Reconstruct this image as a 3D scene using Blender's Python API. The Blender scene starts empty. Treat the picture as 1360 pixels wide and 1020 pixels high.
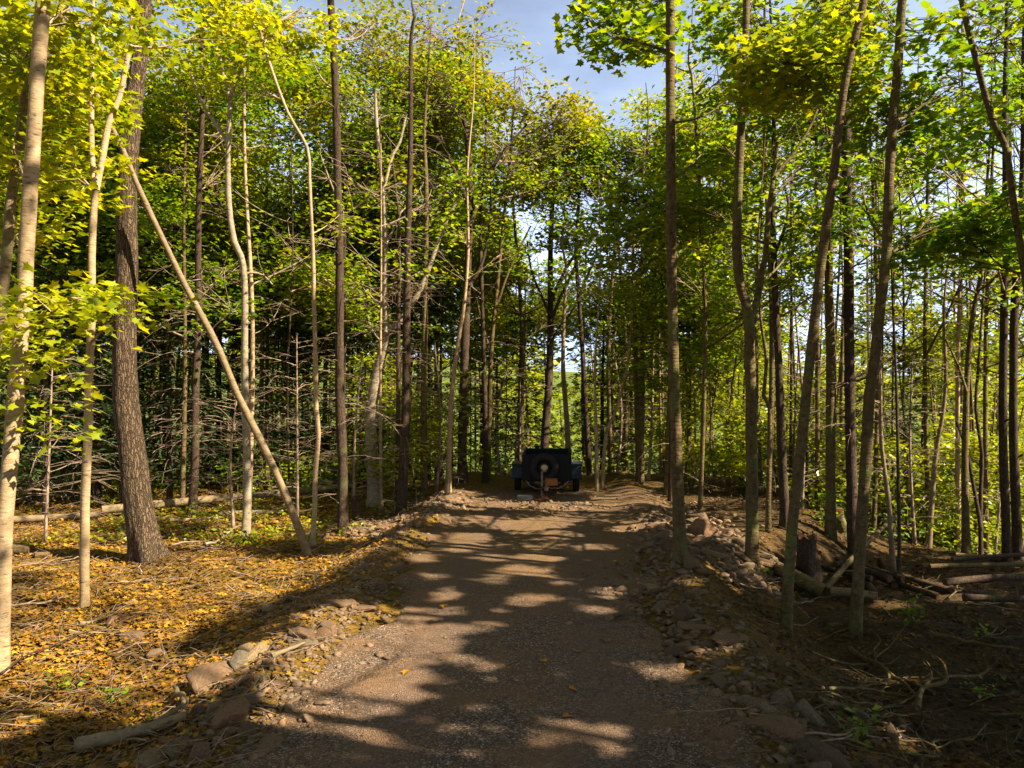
import bpy, math, random
import numpy as np

rng = np.random.default_rng(11)
random.seed(11)
F, CX, CY, H = 1020.0, 680.0, 510.0, 2.4
SUN = np.array([0.80, -0.30, 0.76]); SUN /= np.linalg.norm(SUN)
scn = bpy.context.scene
col = scn.collection
R = math.radians

# ------------------------------------------------------------------ noise and terrain
def _h(ix, iy, s):
    n = (ix.astype(np.int64) * 374761393 + iy.astype(np.int64) * 668265263 + s * 974711) & 0x7fffffff
    n = ((n ^ (n >> 13)) * 1274126177) & 0x7fffffff
    n = n ^ (n >> 16)
    return (n & 0xffff) / 65535.0

def vn(x, y, s=0):
    x = np.asarray(x, float); y = np.asarray(y, float)
    ix = np.floor(x); iy = np.floor(y); fx = x - ix; fy = y - iy
    fx = fx * fx * (3 - 2 * fx); fy = fy * fy * (3 - 2 * fy)
    a = _h(ix, iy, s); b = _h(ix + 1, iy, s); c = _h(ix, iy + 1, s); d = _h(ix + 1, iy + 1, s)
    return (a * (1 - fx) + b * fx) * (1 - fy) + (c * (1 - fx) + d * fx) * fy

def fbm(x, y, s=0, o=3):
    t = 0; a = 1; n = 0
    for i in range(o):
        t = t + a * (vn(x * 2 ** i, y * 2 ** i, s + i) - 0.5); n += a; a *= 0.5
    return t / n * 2

def sst(a, b, x):
    t = np.clip((np.asarray(x, float) - a) / (b - a), 0, 1)
    return t * t * (3 - 2 * t)

def road_c(y): return -0.45 + 0.065 * np.asarray(y, float)
def road_wl(y): return 1.62 + 0.1 * np.sin(np.asarray(y, float) * 1.3)
def road_wr(y): return 1.62 + 0.1 * np.sin(np.asarray(y, float) * 1.1 + 2)

def terrain(x, y):
    x = np.asarray(x, float); y = np.asarray(y, float)
    xc = road_c(np.clip(y, 0, 22)); u = x - xc
    plat = 2.0 + 3.0 * sst(9.5, 14.5, y)
    far = 1 - sst(19.5, 23, y)
    right = sst(0, 1.7, u - plat)
    left = sst(0, 1.2, -u - 1.9)
    h = -0.62 * right - 0.22 * left
    off = np.maximum(left, right)
    berm = np.exp(-((np.abs(u) - 2.05) / 0.38) ** 2) * 0.10 * sst(4.5, 8, y) * far
    berm += np.exp(-((u - plat + 0.2) / 0.5) ** 2) * 0.07 * sst(10, 13, y) * far
    mound = -0.06 * sst(12, 16, y) * (1 - off) * far
    h = h + berm + mound
    h = h + fbm(x * 0.6, y * 0.6, 3) * 0.10 * off + fbm(x * 2.6, y * 2.6, 5) * 0.05 * off + fbm(x * 3, y * 3, 8) * 0.03 * sst(10, 13, y)
    # banks fall away beyond
    yr = 13.6 + 7.4 * sst(8.5, 4.5, x) + 5 * sst(-3, -5, x)
    deep = 1.2 + 5.0 * sst(-6, 3, x)
    k = np.maximum(y - yr, 0)
    h = h - deep * (1 - np.exp(-k * 0.42 / deep))
    r = np.sqrt(x * x + y * y)
    h = h + 14 * sst(120, 420, r) * (0.5 + vn(x * 0.008, y * 0.008, 4))
    return h

def tz(x, y): return float(terrain(np.array([x]), np.array([y]))[0])

def ground_at(px, py):
    t = np.arange(2.5, 70, 0.01)
    x = (px - CX) / F * t; z = H - (py - CY) / F * t
    g = terrain(x, t)
    i = np.argmax(z <= g)
    if z[i] > g[i]: i = len(t) - 1
    return float(x[i]), float(t[i]), float(g[i])

def W(px, py, d): return np.array([(px - CX) / F * d, d, H - (py - CY) / F * d])

# ------------------------------------------------------------------ materials
def nodes(name):
    m = bpy.data.materials.new(name); m.use_nodes = True
    nt = m.node_tree; nt.nodes.clear()
    return m, nt
def nd(nt, t, **kw):
    n = nt.nodes.new(t)
    for k, v in kw.items():
        if k in n.inputs.keys(): n.inputs[k].default_value = v
        else: setattr(n, k, v)
    return n
def ramp(nt, fac, stops, interp='LINEAR'):
    r = nt.nodes.new('ShaderNodeValToRGB'); r.color_ramp.interpolation = interp
    e = r.color_ramp.elements
    while len(e) < len(stops): e.new(0.5)
    for i, (p, c) in enumerate(stops):
        e[i].position = p; e[i].color = (*c, 1) if len(c) == 3 else c
    nt.links.new(fac, r.inputs[0])
    return r.outputs[0]
def noise(nt, vec, scale, detail=4, rough=0.6, out='Fac'):
    n = nd(nt, 'ShaderNodeTexNoise', Scale=scale, Detail=detail, Roughness=rough)
    if vec is not None: nt.links.new(vec, n.inputs['Vector'])
    return n.outputs[out]
def mapping(nt, vec, scale=(1, 1, 1), rot=(0, 0, 0)):
    n = nt.nodes.new('ShaderNodeMapping'); n.inputs['Scale'].default_value = scale; n.inputs['Rotation'].default_value = rot
    nt.links.new(vec, n.inputs['Vector']); return n.outputs[0]
def mixc(nt, fac, a, b, mode='MIX'):
    n = nt.nodes.new('ShaderNodeMix'); n.data_type = 'RGBA'; n.blend_type = mode
    for s, v in ((0, fac), (6, a), (7, b)):
        if hasattr(v, 'is_linked') or hasattr(v, 'links'): nt.links.new(v, n.inputs[s])
        else: n.inputs[s].default_value = v if s == 0 else (*v, 1)
    return n.outputs[2]
def math_(nt, op, a, b=0.0):
    n = nt.nodes.new('ShaderNodeMath'); n.operation = op
    for s, v in ((0, a), (1, b)):
        if hasattr(v, 'links'): nt.links.new(v, n.inputs[s])
        else: n.inputs[s].default_value = v
    return n.outputs[0]
def bump(nt, h, strength, dist, prev=None):
    b = nd(nt, 'ShaderNodeBump', Strength=strength, Distance=dist)
    nt.links.new(h, b.inputs['Height'])
    if prev is not None: nt.links.new(prev, b.inputs['Normal'])
    return b.outputs[0]
def finish(nt, colr, rough=0.85, nrm=None, spec=0.25, metal=0.0):
    p = nd(nt, 'ShaderNodeBsdfPrincipled', Roughness=rough, Metallic=metal)
    p.inputs['Specular IOR Level'].default_value = spec
    if hasattr(colr, 'links'): nt.links.new(colr, p.inputs['Base Color'])
    else: p.inputs['Base Color'].default_value = (*colr, 1)
    if nrm is not None: nt.links.new(nrm, p.inputs['Normal'])
    o = nt.nodes.new('ShaderNodeOutputMaterial'); nt.links.new(p.outputs[0], o.inputs[0])
def objco(nt):
    t = nt.nodes.new('ShaderNodeTexCoord'); oi = nt.nodes.new('ShaderNodeObjectInfo')
    v = nt.nodes.new('ShaderNodeVectorMath'); v.operation = 'ADD'
    m = math_(nt, 'MULTIPLY', oi.outputs['Random'], 37.0)
    c = nt.nodes.new('ShaderNodeCombineXYZ')
    for i in range(3): nt.links.new(m, c.inputs[i])
    nt.links.new(t.outputs['Object'], v.inputs[0]); nt.links.new(c.outputs[0], v.inputs[1])
    return v.outputs[0]

def leaf_mat(name, cols, trans, tmix=0.5):
    m, nt = nodes(name)
    g = nt.nodes.new('ShaderNodeNewGeometry')
    c = ramp(nt, g.outputs['Random Per Island'], [(i / (len(cols) - 1), k) for i, k in enumerate(cols)])
    t = nt.nodes.new('ShaderNodeTexCoord')
    big = noise(nt, t.outputs['Object'], 0.9, 2)
    var = ramp(nt, big, [(0.35, (0.62, 0.75, 0.9)), (0.65, (1.3, 1.12, 0.8))])
    c = mixc(nt, 1.0, c, var, 'MULTIPLY')
    ct = mixc(nt, 1.0, c, trans, 'MULTIPLY')
    d = nd(nt, 'ShaderNodeBsdfDiffuse'); nt.links.new(c, d.inputs[0])
    tr = nd(nt, 'ShaderNodeBsdfTranslucent'); nt.links.new(ct, tr.inputs[0])
    mx = nd(nt, 'ShaderNodeMixShader'); mx.inputs[0].default_value = tmix
    nt.links.new(d.outputs[0], mx.inputs[1]); nt.links.new(tr.outputs[0], mx.inputs[2])
    gl = nd(nt, 'ShaderNodeBsdfGlossy', Roughness=0.38); gl.inputs[0].default_value = (0.9, 0.95, 1, 1)
    m2 = nd(nt, 'ShaderNodeMixShader'); m2.inputs[0].default_value = 0.045
    nt.links.new(mx.outputs[0], m2.inputs[1]); nt.links.new(gl.outputs[0], m2.inputs[2])
    o = nt.nodes.new('ShaderNodeOutputMaterial'); nt.links.new(m2.outputs[0], o.inputs[0])
    return m

LEAF = {
 'yellow': leaf_mat('maple_leaf_yellow', [(0.15, 0.23, 0.005), (0.34, 0.38, 0.006), (0.52, 0.48, 0.008), (0.22, 0.30, 0.006)], (1.3, 1.3, 0.6), 0.5),
 'olive': leaf_mat('oak_leaf_olive', [(0.13, 0.19, 0.008), (0.31, 0.33, 0.010), (0.21, 0.27, 0.008), (0.40, 0.35, 0.012), (0.10, 0.17, 0.008)], (1.3, 1.2, 0.6), 0.45),
 'green': leaf_mat('maple_leaf_green', [(0.07, 0.16, 0.006), (0.18, 0.28, 0.008), (0.33, 0.37, 0.008), (0.10, 0.20, 0.008)], (1.5, 1.5, 0.5), 0.5),
 'deep': leaf_mat('maple_leaf_deep_green', [(0.06, 0.15, 0.008), (0.14, 0.25, 0.008), (0.28, 0.33, 0.008), (0.07, 0.17, 0.010)], (1.5, 1.5, 0.6), 0.5),
 'lime': leaf_mat('sapling_leaf_lime', [(0.20, 0.27, 0.008), (0.42, 0.44, 0.012), (0.30, 0.36, 0.010), (0.17, 0.24, 0.008)], (1.4, 1.3, 0.6), 0.5),
 'spruce': leaf_mat('spruce_needle', [(0.012, 0.030, 0.012), (0.03, 0.06, 0.016), (0.05, 0.08, 0.016)], (1.0, 1.0, 0.8), 0.12),
}

def bark(name, kind):
    m, nt = nodes(name); v = objco(nt)
    if kind == 'furrowed':
        a = noise(nt, mapping(nt, v, (1, 1, 0.14)), 26, 6, 0.7)
        b = noise(nt, v, 2.2, 3)
        w = nd(nt, 'ShaderNodeTexVoronoi', Scale=30.0); w.feature = 'DISTANCE_TO_EDGE'
        vd = nt.nodes.new('ShaderNodeVectorMath'); vd.operation = 'MULTIPLY_ADD'
        nt.links.new(noise(nt, v, 5, 4, 0.7, 'Color'), vd.inputs[0]); vd.inputs[1].default_value = (0.10, 0.10, 0.5); nt.links.new(v, vd.inputs[2])
        nt.links.new(mapping(nt, vd.outputs[0], (1.2, 1.2, 0.15)), w.inputs['Vector'])
        hh = math_(nt, 'ADD', math_(nt, 'MINIMUM', math_(nt, 'MULTIPLY', w.outputs[0], 2.2), 0.5), math_(nt, 'MULTIPLY', a, 0.6))
        c = ramp(nt, hh, [(0.22, (0.018, 0.010, 0.006)), (0.5, (0.075, 0.043, 0.024)), (0.85, (0.19, 0.125, 0.075))])
        c = mixc(nt, math_(nt, 'MULTIPLY', b, 0.5), c, (0.05, 0.045, 0.02))
        finish(nt, c, 0.9, bump(nt, hh, 1.0, 0.035))
    elif kind in ('pale', 'beige', 'birch'):
        base = {'pale': ((0.26, 0.17, 0.085), (0.45, 0.33, 0.19)), 'beige': ((0.13, 0.09, 0.042), (0.27, 0.20, 0.11)), 'birch': ((0.15, 0.115, 0.065), (0.38, 0.31, 0.21))}[kind]
        a = noise(nt, mapping(nt, v, (1, 1, 1.6)), 9, 7, 0.72)
        len_ = noise(nt, mapping(nt, v, (0.9, 0.9, 5.0)), 11, 4, 0.6)
        spot = noise(nt, mapping(nt, v, (1, 1, 2.0)), 2.6, 3, 0.7)
        c = ramp(nt, a, [(0.3, base[0]), (0.7, base[1])])
        c = mixc(nt, ramp(nt, len_, [(0.60, (0, 0, 0)), (0.68, (1, 1, 1))]), c, (0.07, 0.045, 0.025))
        c = mixc(nt, ramp(nt, spot, [(0.60, (0, 0, 0)), (0.72, (0.75, 0.75, 0.75))]), c, (0.13, 0.12, 0.045))
        h = math_(nt, 'SUBTRACT', a, math_(nt, 'MULTIPLY', len_, 0.8))
        finish(nt, c, 0.75, bump(nt, h, 0.7, 0.012))
    elif kind == 'dark':
        a = noise(nt, mapping(nt, v, (1, 1, 0.55)), 38, 6, 0.75)
        b = noise(nt, v, 3.1, 3)
        c = ramp(nt, a, [(0.32, (0.016, 0.009, 0.007)), (0.55, (0.062, 0.038, 0.022)), (0.75, (0.17, 0.115, 0.07))])
        c = mixc(nt, ramp(nt, b, [(0.55, (0, 0, 0)), (0.75, (0.6, 0.6, 0.6))]), c, (0.09, 0.10, 0.03))
        finish(nt, c, 0.9, bump(nt, a, 0.9, 0.02))
    elif kind == 'olive':
        a = noise(nt, mapping(nt, v, (1, 1, 0.8)), 16, 6, 0.7)
        r = noise(nt, mapping(nt, v, (0.6, 0.6, 4.5)), 8, 3, 0.5)
        b = noise(nt, v, 2.4, 4)
        c = ramp(nt, a, [(0.3, (0.05, 0.032, 0.012)), (0.7, (0.17, 0.115, 0.042))])
        c = mixc(nt, ramp(nt, b, [(0.5, (0, 0, 0)), (0.7, (0.8, 0.8, 0.8))]), c, (0.12, 0.14, 0.03))
        c = mixc(nt, ramp(nt, r, [(0.62, (0, 0, 0)), (0.7, (0.8, 0.8, 0.8))]), c, (0.05, 0.035, 0.02))
        li = noise(nt, v, 19, 5, 0.8)
        c = mixc(nt, ramp(nt, li, [(0.60, (0, 0, 0)), (0.66, (0.7, 0.7, 0.7))]), c, (0.20, 0.165, 0.08))
        c = mixc(nt, ramp(nt, noise(nt, v, 11, 4, 0.75), [(0.58, (0, 0, 0)), (0.66, (0.85, 0.85, 0.85))]), c, (0.035, 0.026, 0.014))
        finish(nt, c, 0.85, bump(nt, math_(nt, 'ADD', a, r), 0.9, 0.02))
    else:  # dead twig
        a = noise(nt, v, 9, 3)
        c = ramp(nt, a, [(0.3, (0.11, 0.07, 0.045)), (0.7, (0.36, 0.26, 0.18))])
        finish(nt, c, 0.9)
    return m
BARK = {k: bark('bark_' + k, k) for k in ('furrowed', 'pale', 'beige', 'birch', 'dark', 'olive', 'twig')}

def simple(name, c, rough=0.6, metal=0.0, var=0.3, spec=0.2, sc=14.0):
    m, nt = nodes(name); v = objco(nt); a = noise(nt, v, sc, 5, 0.7)
    lo = tuple(x * (1 - var) for x in c); hi = tuple(min(1, x * (1 + var)) for x in c)
    finish(nt, ramp(nt, a, [(0.3, lo), (0.7, hi)]), rough, bump(nt, a, 0.25, 0.004), spec, metal)
    return m
M_cut = simple('cut_wood', (0.11, 0.055, 0.022), 0.8, sc=30)
M_black = simple('black_steel_paint', (0.004, 0.004, 0.0045), 0.5, 0.0, 0.5)
M_blue = simple('dull_blue_black_paint', (0.010, 0.017, 0.026), 0.36, 0.0, 0.4)
M_rubber = simple('tyre_rubber', (0.018, 0.017, 0.016), 0.8, 0.0, 0.4)
M_hub = simple('pale_hub_metal', (0.50, 0.42, 0.20), 0.4, 0.4, 0.4)
M_rust = simple('worn_grey_steel', (0.20, 0.15, 0.11), 0.6, 0.3, 0.5)
M_brick = simple('red_brick', (0.40, 0.10, 0.035), 0.9)
M_block = simple('grey_concrete', (0.25, 0.22, 0.18), 0.9)
M_crate = simple('orange_crate', (0.38, 0.13, 0.03), 0.6)

def rock_mat(name, tint=(1, 1, 1)):
    m, nt = nodes(name); v = objco(nt)
    oi = nt.nodes.new('ShaderNodeObjectInfo')
    a = noise(nt, v, 7, 6, 0.7); b = noise(nt, v, 30, 4, 0.7)
    base = ramp(nt, oi.outputs['Random'], [(0, (0.09, 0.06, 0.034)), (0.35, (0.16, 0.105, 0.062)), (0.6, (0.19, 0.11, 0.06)), (0.8, (0.12, 0.10, 0.07)), (1, (0.24, 0.17, 0.09))])
    c = mixc(nt, 1.0, base, ramp(nt, a, [(0.3, (0.6, 0.58, 0.55)), (0.7, (1.35, 1.3, 1.2))]), 'MULTIPLY')
    c = mixc(nt, 1.0, c, tint, 'MULTIPLY')
    up = nt.nodes.new('ShaderNodeNewGeometry'); sp = nt.nodes.new('ShaderNodeSeparateXYZ'); nt.links.new(up.outputs['Position'], sp.inputs[0])
    finish(nt, c, 0.9, bump(nt, b, 0.5, 0.01, bump(nt, a, 0.6, 0.03)))
    return m
M_rock = rock_mat('field_stone')
def rubble_mat():
    m, nt = nodes('broken_stone')
    g = nt.nodes.new('ShaderNodeNewGeometry')
    c = ramp(nt, g.outputs['Random Per Island'], [(0, (0.09, 0.06, 0.035)), (0.3, (0.17, 0.11, 0.065)), (0.6, (0.13, 0.10, 0.07)), (0.8, (0.25, 0.15, 0.08)), (1, (0.08, 0.06, 0.04))])
    t = nt.nodes.new('ShaderNodeTexCoord'); a = noise(nt, t.outputs['Object'], 22, 5, 0.7)
    c = mixc(nt, 1.0, c, ramp(nt, a, [(0.3, (0.6, 0.6, 0.6)), (0.7, (1.4, 1.35, 1.25))]), 'MULTIPLY')
    finish(nt, c, 0.92, bump(nt, a, 0.6, 0.01)); return m
M_rubble = rubble_mat()
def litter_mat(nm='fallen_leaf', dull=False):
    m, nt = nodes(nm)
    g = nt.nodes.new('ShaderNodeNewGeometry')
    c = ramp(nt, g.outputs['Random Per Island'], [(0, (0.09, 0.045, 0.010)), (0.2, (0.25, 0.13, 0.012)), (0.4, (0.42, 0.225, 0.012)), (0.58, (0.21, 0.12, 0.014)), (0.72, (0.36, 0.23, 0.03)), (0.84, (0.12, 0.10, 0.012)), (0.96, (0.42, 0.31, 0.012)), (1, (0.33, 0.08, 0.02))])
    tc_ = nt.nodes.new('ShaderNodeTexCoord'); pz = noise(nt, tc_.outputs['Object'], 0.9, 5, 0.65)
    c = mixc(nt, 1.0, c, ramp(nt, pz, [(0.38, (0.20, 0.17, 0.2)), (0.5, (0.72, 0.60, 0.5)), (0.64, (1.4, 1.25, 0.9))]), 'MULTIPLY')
    if dull: c = mixc(nt, 1.0, c, (0.36, 0.33, 0.45), 'MULTIPLY')  # darker leaf copy: shade on the right-hand floor put into the colour
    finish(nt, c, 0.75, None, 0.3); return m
M_litter = litter_mat(); M_shaded = litter_mat('shaded_fallen_leaf', True)

def floor_mat():
    m, nt = nodes('forest_soil'); t = nt.nodes.new('ShaderNodeTexCoord'); v = t.outputs['Object']
    a = noise(nt, v, 1.1, 6, 0.65); b = noise(nt, v, 14, 6, 0.75); d = noise(nt, v, 60, 4, 0.7)
    c = ramp(nt, b, [(0.3, (0.05, 0.024, 0.005)), (0.5, (0.18, 0.10, 0.010)), (0.68, (0.42, 0.22, 0.010)), (0.8, (0.42, 0.28, 0.03))])
    c = mixc(nt, ramp(nt, a, [(0.4, (0, 0, 0)), (0.65, (0.7, 0.7, 0.7))]), c, (0.07, 0.055, 0.012))
    sp = nt.nodes.new('ShaderNodeSeparateXYZ'); nt.links.new(v, sp.inputs[0])
    # shade put into the soil colour: darker on the cleared ground east of the track
    shade_mix = nt.nodes.new('ShaderNodeMapRange'); shade_mix.inputs[1].default_value = 1.5; shade_mix.inputs[2].default_value = 4.0
    nt.links.new(sp.outputs[0], shade_mix.inputs[0])
    c = mixc(nt, math_(nt, 'MULTIPLY', shade_mix.outputs[0], 0.75), c, (0.032, 0.018, 0.009))
    farm = nt.nodes.new('ShaderNodeMapRange'); farm.inputs[1].default_value = 19; farm.inputs[2].default_value = 26
    nt.links.new(sp.outputs[1], farm.inputs[0])
    c = mixc(nt, farm.outputs[0], c, ramp(nt, b, [(0.3, (0.04, 0.07, 0.01)), (0.7, (0.14, 0.17, 0.02))]))
    finish(nt, c, 0.95, bump(nt, d, 0.5, 0.01, bump(nt, b, 0.9, 0.05)))
    return m
def road_mat():
    m, nt = nodes('crushed_gravel'); t = nt.nodes.new('ShaderNodeTexCoord'); v = t.outputs['Object']
    vo = nd(nt, 'ShaderNodeTexVoronoi', Scale=80.0); nt.links.new(v, vo.inputs['Vector'])
    vo2 = nd(nt, 'ShaderNodeTexVoronoi', Scale=130.0); nt.links.new(v, vo2.inputs['Vector'])
    big = noise(nt, v, 1.6, 5, 0.6); fine = noise(nt, v, 90, 3, 0.7)
    sep = nt.nodes.new('ShaderNodeSeparateColor'); nt.links.new(vo.outputs['Color'], sep.inputs[0])
    c = ramp(nt, sep.outputs[0], [(0, (0.045, 0.029, 0.019)), (0.5, (0.12, 0.080, 0.053)), (0.85, (0.215, 0.150, 0.104)), (1, (0.42, 0.32, 0.23))])
    c = mixc(nt, ramp(nt, big, [(0.42, (0, 0, 0)), (0.66, (0.75, 0.75, 0.75))]), c, (0.22, 0.12, 0.052))
    sp = nt.nodes.new('ShaderNodeSeparateXYZ'); nt.links.new(v, sp.inputs[0])
    mr = nt.nodes.new('ShaderNodeMapRange'); mr.inputs[1].default_value = 7.5; mr.inputs[2].default_value = 11; nt.links.new(sp.outputs[1], mr.inputs[0])
    c = mixc(nt, math_(nt, 'MULTIPLY', mr.outputs[0], 0.7), c, ramp(nt, fine, [(0.3, (0.08, 0.045, 0.017)), (0.7, (0.24, 0.145, 0.06))]))
    c = mixc(nt, 1.0, c, ramp(nt, fine, [(0.3, (0.65, 0.65, 0.65)), (0.7, (1.3, 1.3, 1.3))]), 'MULTIPLY')
    wx = math_(nt, 'ADD', math_(nt, 'SUBTRACT', sp.outputs[0], math_(nt, 'MULTIPLY', sp.outputs[1], 0.065)), 0.45)
    wx = math_(nt, 'ADD', wx, math_(nt, 'MULTIPLY', noise(nt, v, 0.7, 3), 0.5))
    wx = math_(nt, 'ABSOLUTE', math_(nt, 'SUBTRACT', math_(nt, 'ABSOLUTE', math_(nt, 'SUBTRACT', wx, 0.25)), 0.72))
    tr_ = nt.nodes.new('ShaderNodeMapRange'); tr_.inputs[1].default_value = 0.12; tr_.inputs[2].default_value = 0.42; tr_.inputs[3].default_value = 0.45; tr_.inputs[4].default_value = 0.0; nt.links.new(wx, tr_.inputs[0])
    c = mixc(nt, tr_.outputs[0], c, ramp(nt, noise(nt, v, 40, 4, 0.7), [(0.3, (0.085, 0.054, 0.036)), (0.7, (0.22, 0.145, 0.098))]))
    h = math_(nt, 'SUBTRACT', 1.0, vo.outputs['Distance']); h2 = math_(nt, 'SUBTRACT', 1.0, vo2.outputs['Distance'])
    finish(nt, c, 0.92, bump(nt, big, 0.4, 0.06, bump(nt, h2, 0.5, 0.006, bump(nt, h, 0.9, 0.012))))
    return m

# ------------------------------------------------------------------ mesh building
class MB:
    def __init__(s): s.V = []; s.T = []; s.M = []; s.n = 0
    def add(s, V, T, mi=0):
        if len(V) == 0: return
        s.V.append(np.asarray(V, float)); s.T.append(np.asarray(T, np.int64) + s.n); s.M.append(np.full(len(T), mi, np.int32)); s.n += len(V)
    def build(s, name, mats, parent=None, origin=(0, 0, 0), smooth=True):
        V = np.concatenate(s.V) - np.asarray(origin); T = np.concatenate(s.T); M = np.concatenate(s.M)
        me = bpy.data.meshes.new(name)
        me.vertices.add(len(V)); me.vertices.foreach_set('co', V.astype(np.float32).ravel())
        me.loops.add(T.size); me.loops.foreach_set('vertex_index', T.astype(np.int32).ravel())
        me.polygons.add(len(T)); me.polygons.foreach_set('loop_start', np.arange(0, T.size, 3, dtype=np.int32))
        for m in (mats if isinstance(mats, (list, tuple)) else [mats]): me.materials.append(m)
        me.polygons.foreach_set('material_index', M)
        me.polygons.foreach_set('use_smooth', np.full(len(T), smooth, bool))
        me.update(calc_edges=True)
        o = bpy.data.objects.new(name, me); col.objects.link(o)
        if parent is not None: o.parent = parent
        else: o.location = origin
        return o

def tag(o, label=None, cat=None, group=None, kind=None):
    if label: o['label'] = label
    if cat: o['category'] = cat
    if group: o['group'] = group
    if kind: o['kind'] = kind
    return o
def empty(name, loc):
    o = bpy.data.objects.new(name, None); o.location = loc; o.empty_display_size = 0.2; col.objects.link(o); return o

def tubes(P, Rr, k=4, cap=True):
    """P (m,n,3) paths, Rr (m,n) radii -> verts, tris"""
    P = np.asarray(P, float); Rr = np.asarray(Rr, float)
    if P.ndim == 2: P = P[None]
    if Rr.ndim == 1: Rr = Rr[None]
    m, n, _ = P.shape
    Tn = np.gradient(P, axis=1); Tn /= np.linalg.norm(Tn, axis=2, keepdims=True) + 1e-9
    main = P[:, -1] - P[:, 0]; main /= np.linalg.norm(main, axis=1, keepdims=True) + 1e-9
    ref = np.where(np.abs(main[:, 2:3]) > 0.75, np.array([[1.0, 0, 0]]), np.array([[0, 0, 1.0]]))[:, None, :]
    A = np.cross(Tn, np.broadcast_to(ref, Tn.shape)); A /= np.linalg.norm(A, axis=2, keepdims=True) + 1e-9
    B = np.cross(Tn, A)
    th = np.arange(k) / k * 2 * np.pi
    V = P[:, :, None] + Rr[:, :, None, None] * (A[:, :, None] * np.cos(th)[None, None, :, None] + B[:, :, None] * np.sin(th)[None, None, :, None])
    V = V.reshape(-1, 3)
    i = np.arange(n - 1)[:, None] * k; j = np.arange(k)[None, :]; jn = (j + 1) % k
    a = (i + j).ravel(); b = (i + jn).ravel(); c = (i + k + jn).ravel(); d = (i + k + j).ravel()
    T = np.concatenate([np.stack([a, c, b], 1), np.stack([a, d, c], 1)])
    if cap:
        e = (n - 1) * k
        for q in range(1, k - 1):
            T = np.concatenate([T, [[e, e + q + 1, e + q][::-1], [0, q, q + 1][::-1]]])
    T = (T[None] + (np.arange(m) * n * k)[:, None, None]).reshape(-1, 3)
    return V, T

def catmull(pts, step=0.22):
    pts = [np.asarray(p, float) for p in pts]
    if len(pts) == 2: pts = [pts[0], pts[0] * .66 + pts[1] * .34, pts[0] * .33 + pts[1] * .67, pts[1]]
    ext = [2 * pts[0] - pts[1]] + pts + [2 * pts[-1] - pts[-2]]
    out = []
    for i in range(1, len(ext) - 2):
        p0, p1, p2, p3 = ext[i - 1:i + 3]
        n = max(2, int(np.linalg.norm(p2 - p1) / step))
        for t in np.arange(n) / n:
            out.append(0.5 * ((2 * p1) + (-p0 + p2) * t + (2 * p0 - 5 * p1 + 4 * p2 - p3) * t * t + (-p0 + 3 * p1 - 3 * p2 + p3) * t ** 3))
    out.append(pts[-1])
    return np.array(out)

def trunk_mesh(path, rad, k=12, amp=0.06, flare=0.5, seed=0, furrow=0.0):
    n = len(path)
    V, T = tubes(path, rad, k)
    c = np.repeat(path, k, axis=0); th = np.tile(np.arange(k) / k * 2 * np.pi, n); z = np.repeat(path[:, 2] - path[0, 2], k); L = np.repeat(np.arange(n), k)
    f = 1 + amp * 0.9 * fbm(z * 13 + seed, np.cos(th) * 2.2 + seed * 1.7, 33, 2) + amp * 2 * (fbm(z * 1.7 + seed, np.cos(th) * 0.9 + np.sin(th) * 0.3 + seed * 3.1, 21) + 0.6 * fbm(z * 6 + seed, np.sin(th) * 1.5 + seed, 29))
    f += furrow * fbm(th * 5.5 + 0.2 * z, z * 0.9 + seed, 31, 2)
    f += flare * np.exp(-np.maximum(z - 0.15, 0) / 0.22) * (0.55 + 0.45 * np.cos(th * 4 + seed * 2) + 0.3 * np.cos(th * 3 + seed))
    V = c + (V - c) * f[:, None]
    return V, T

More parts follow.
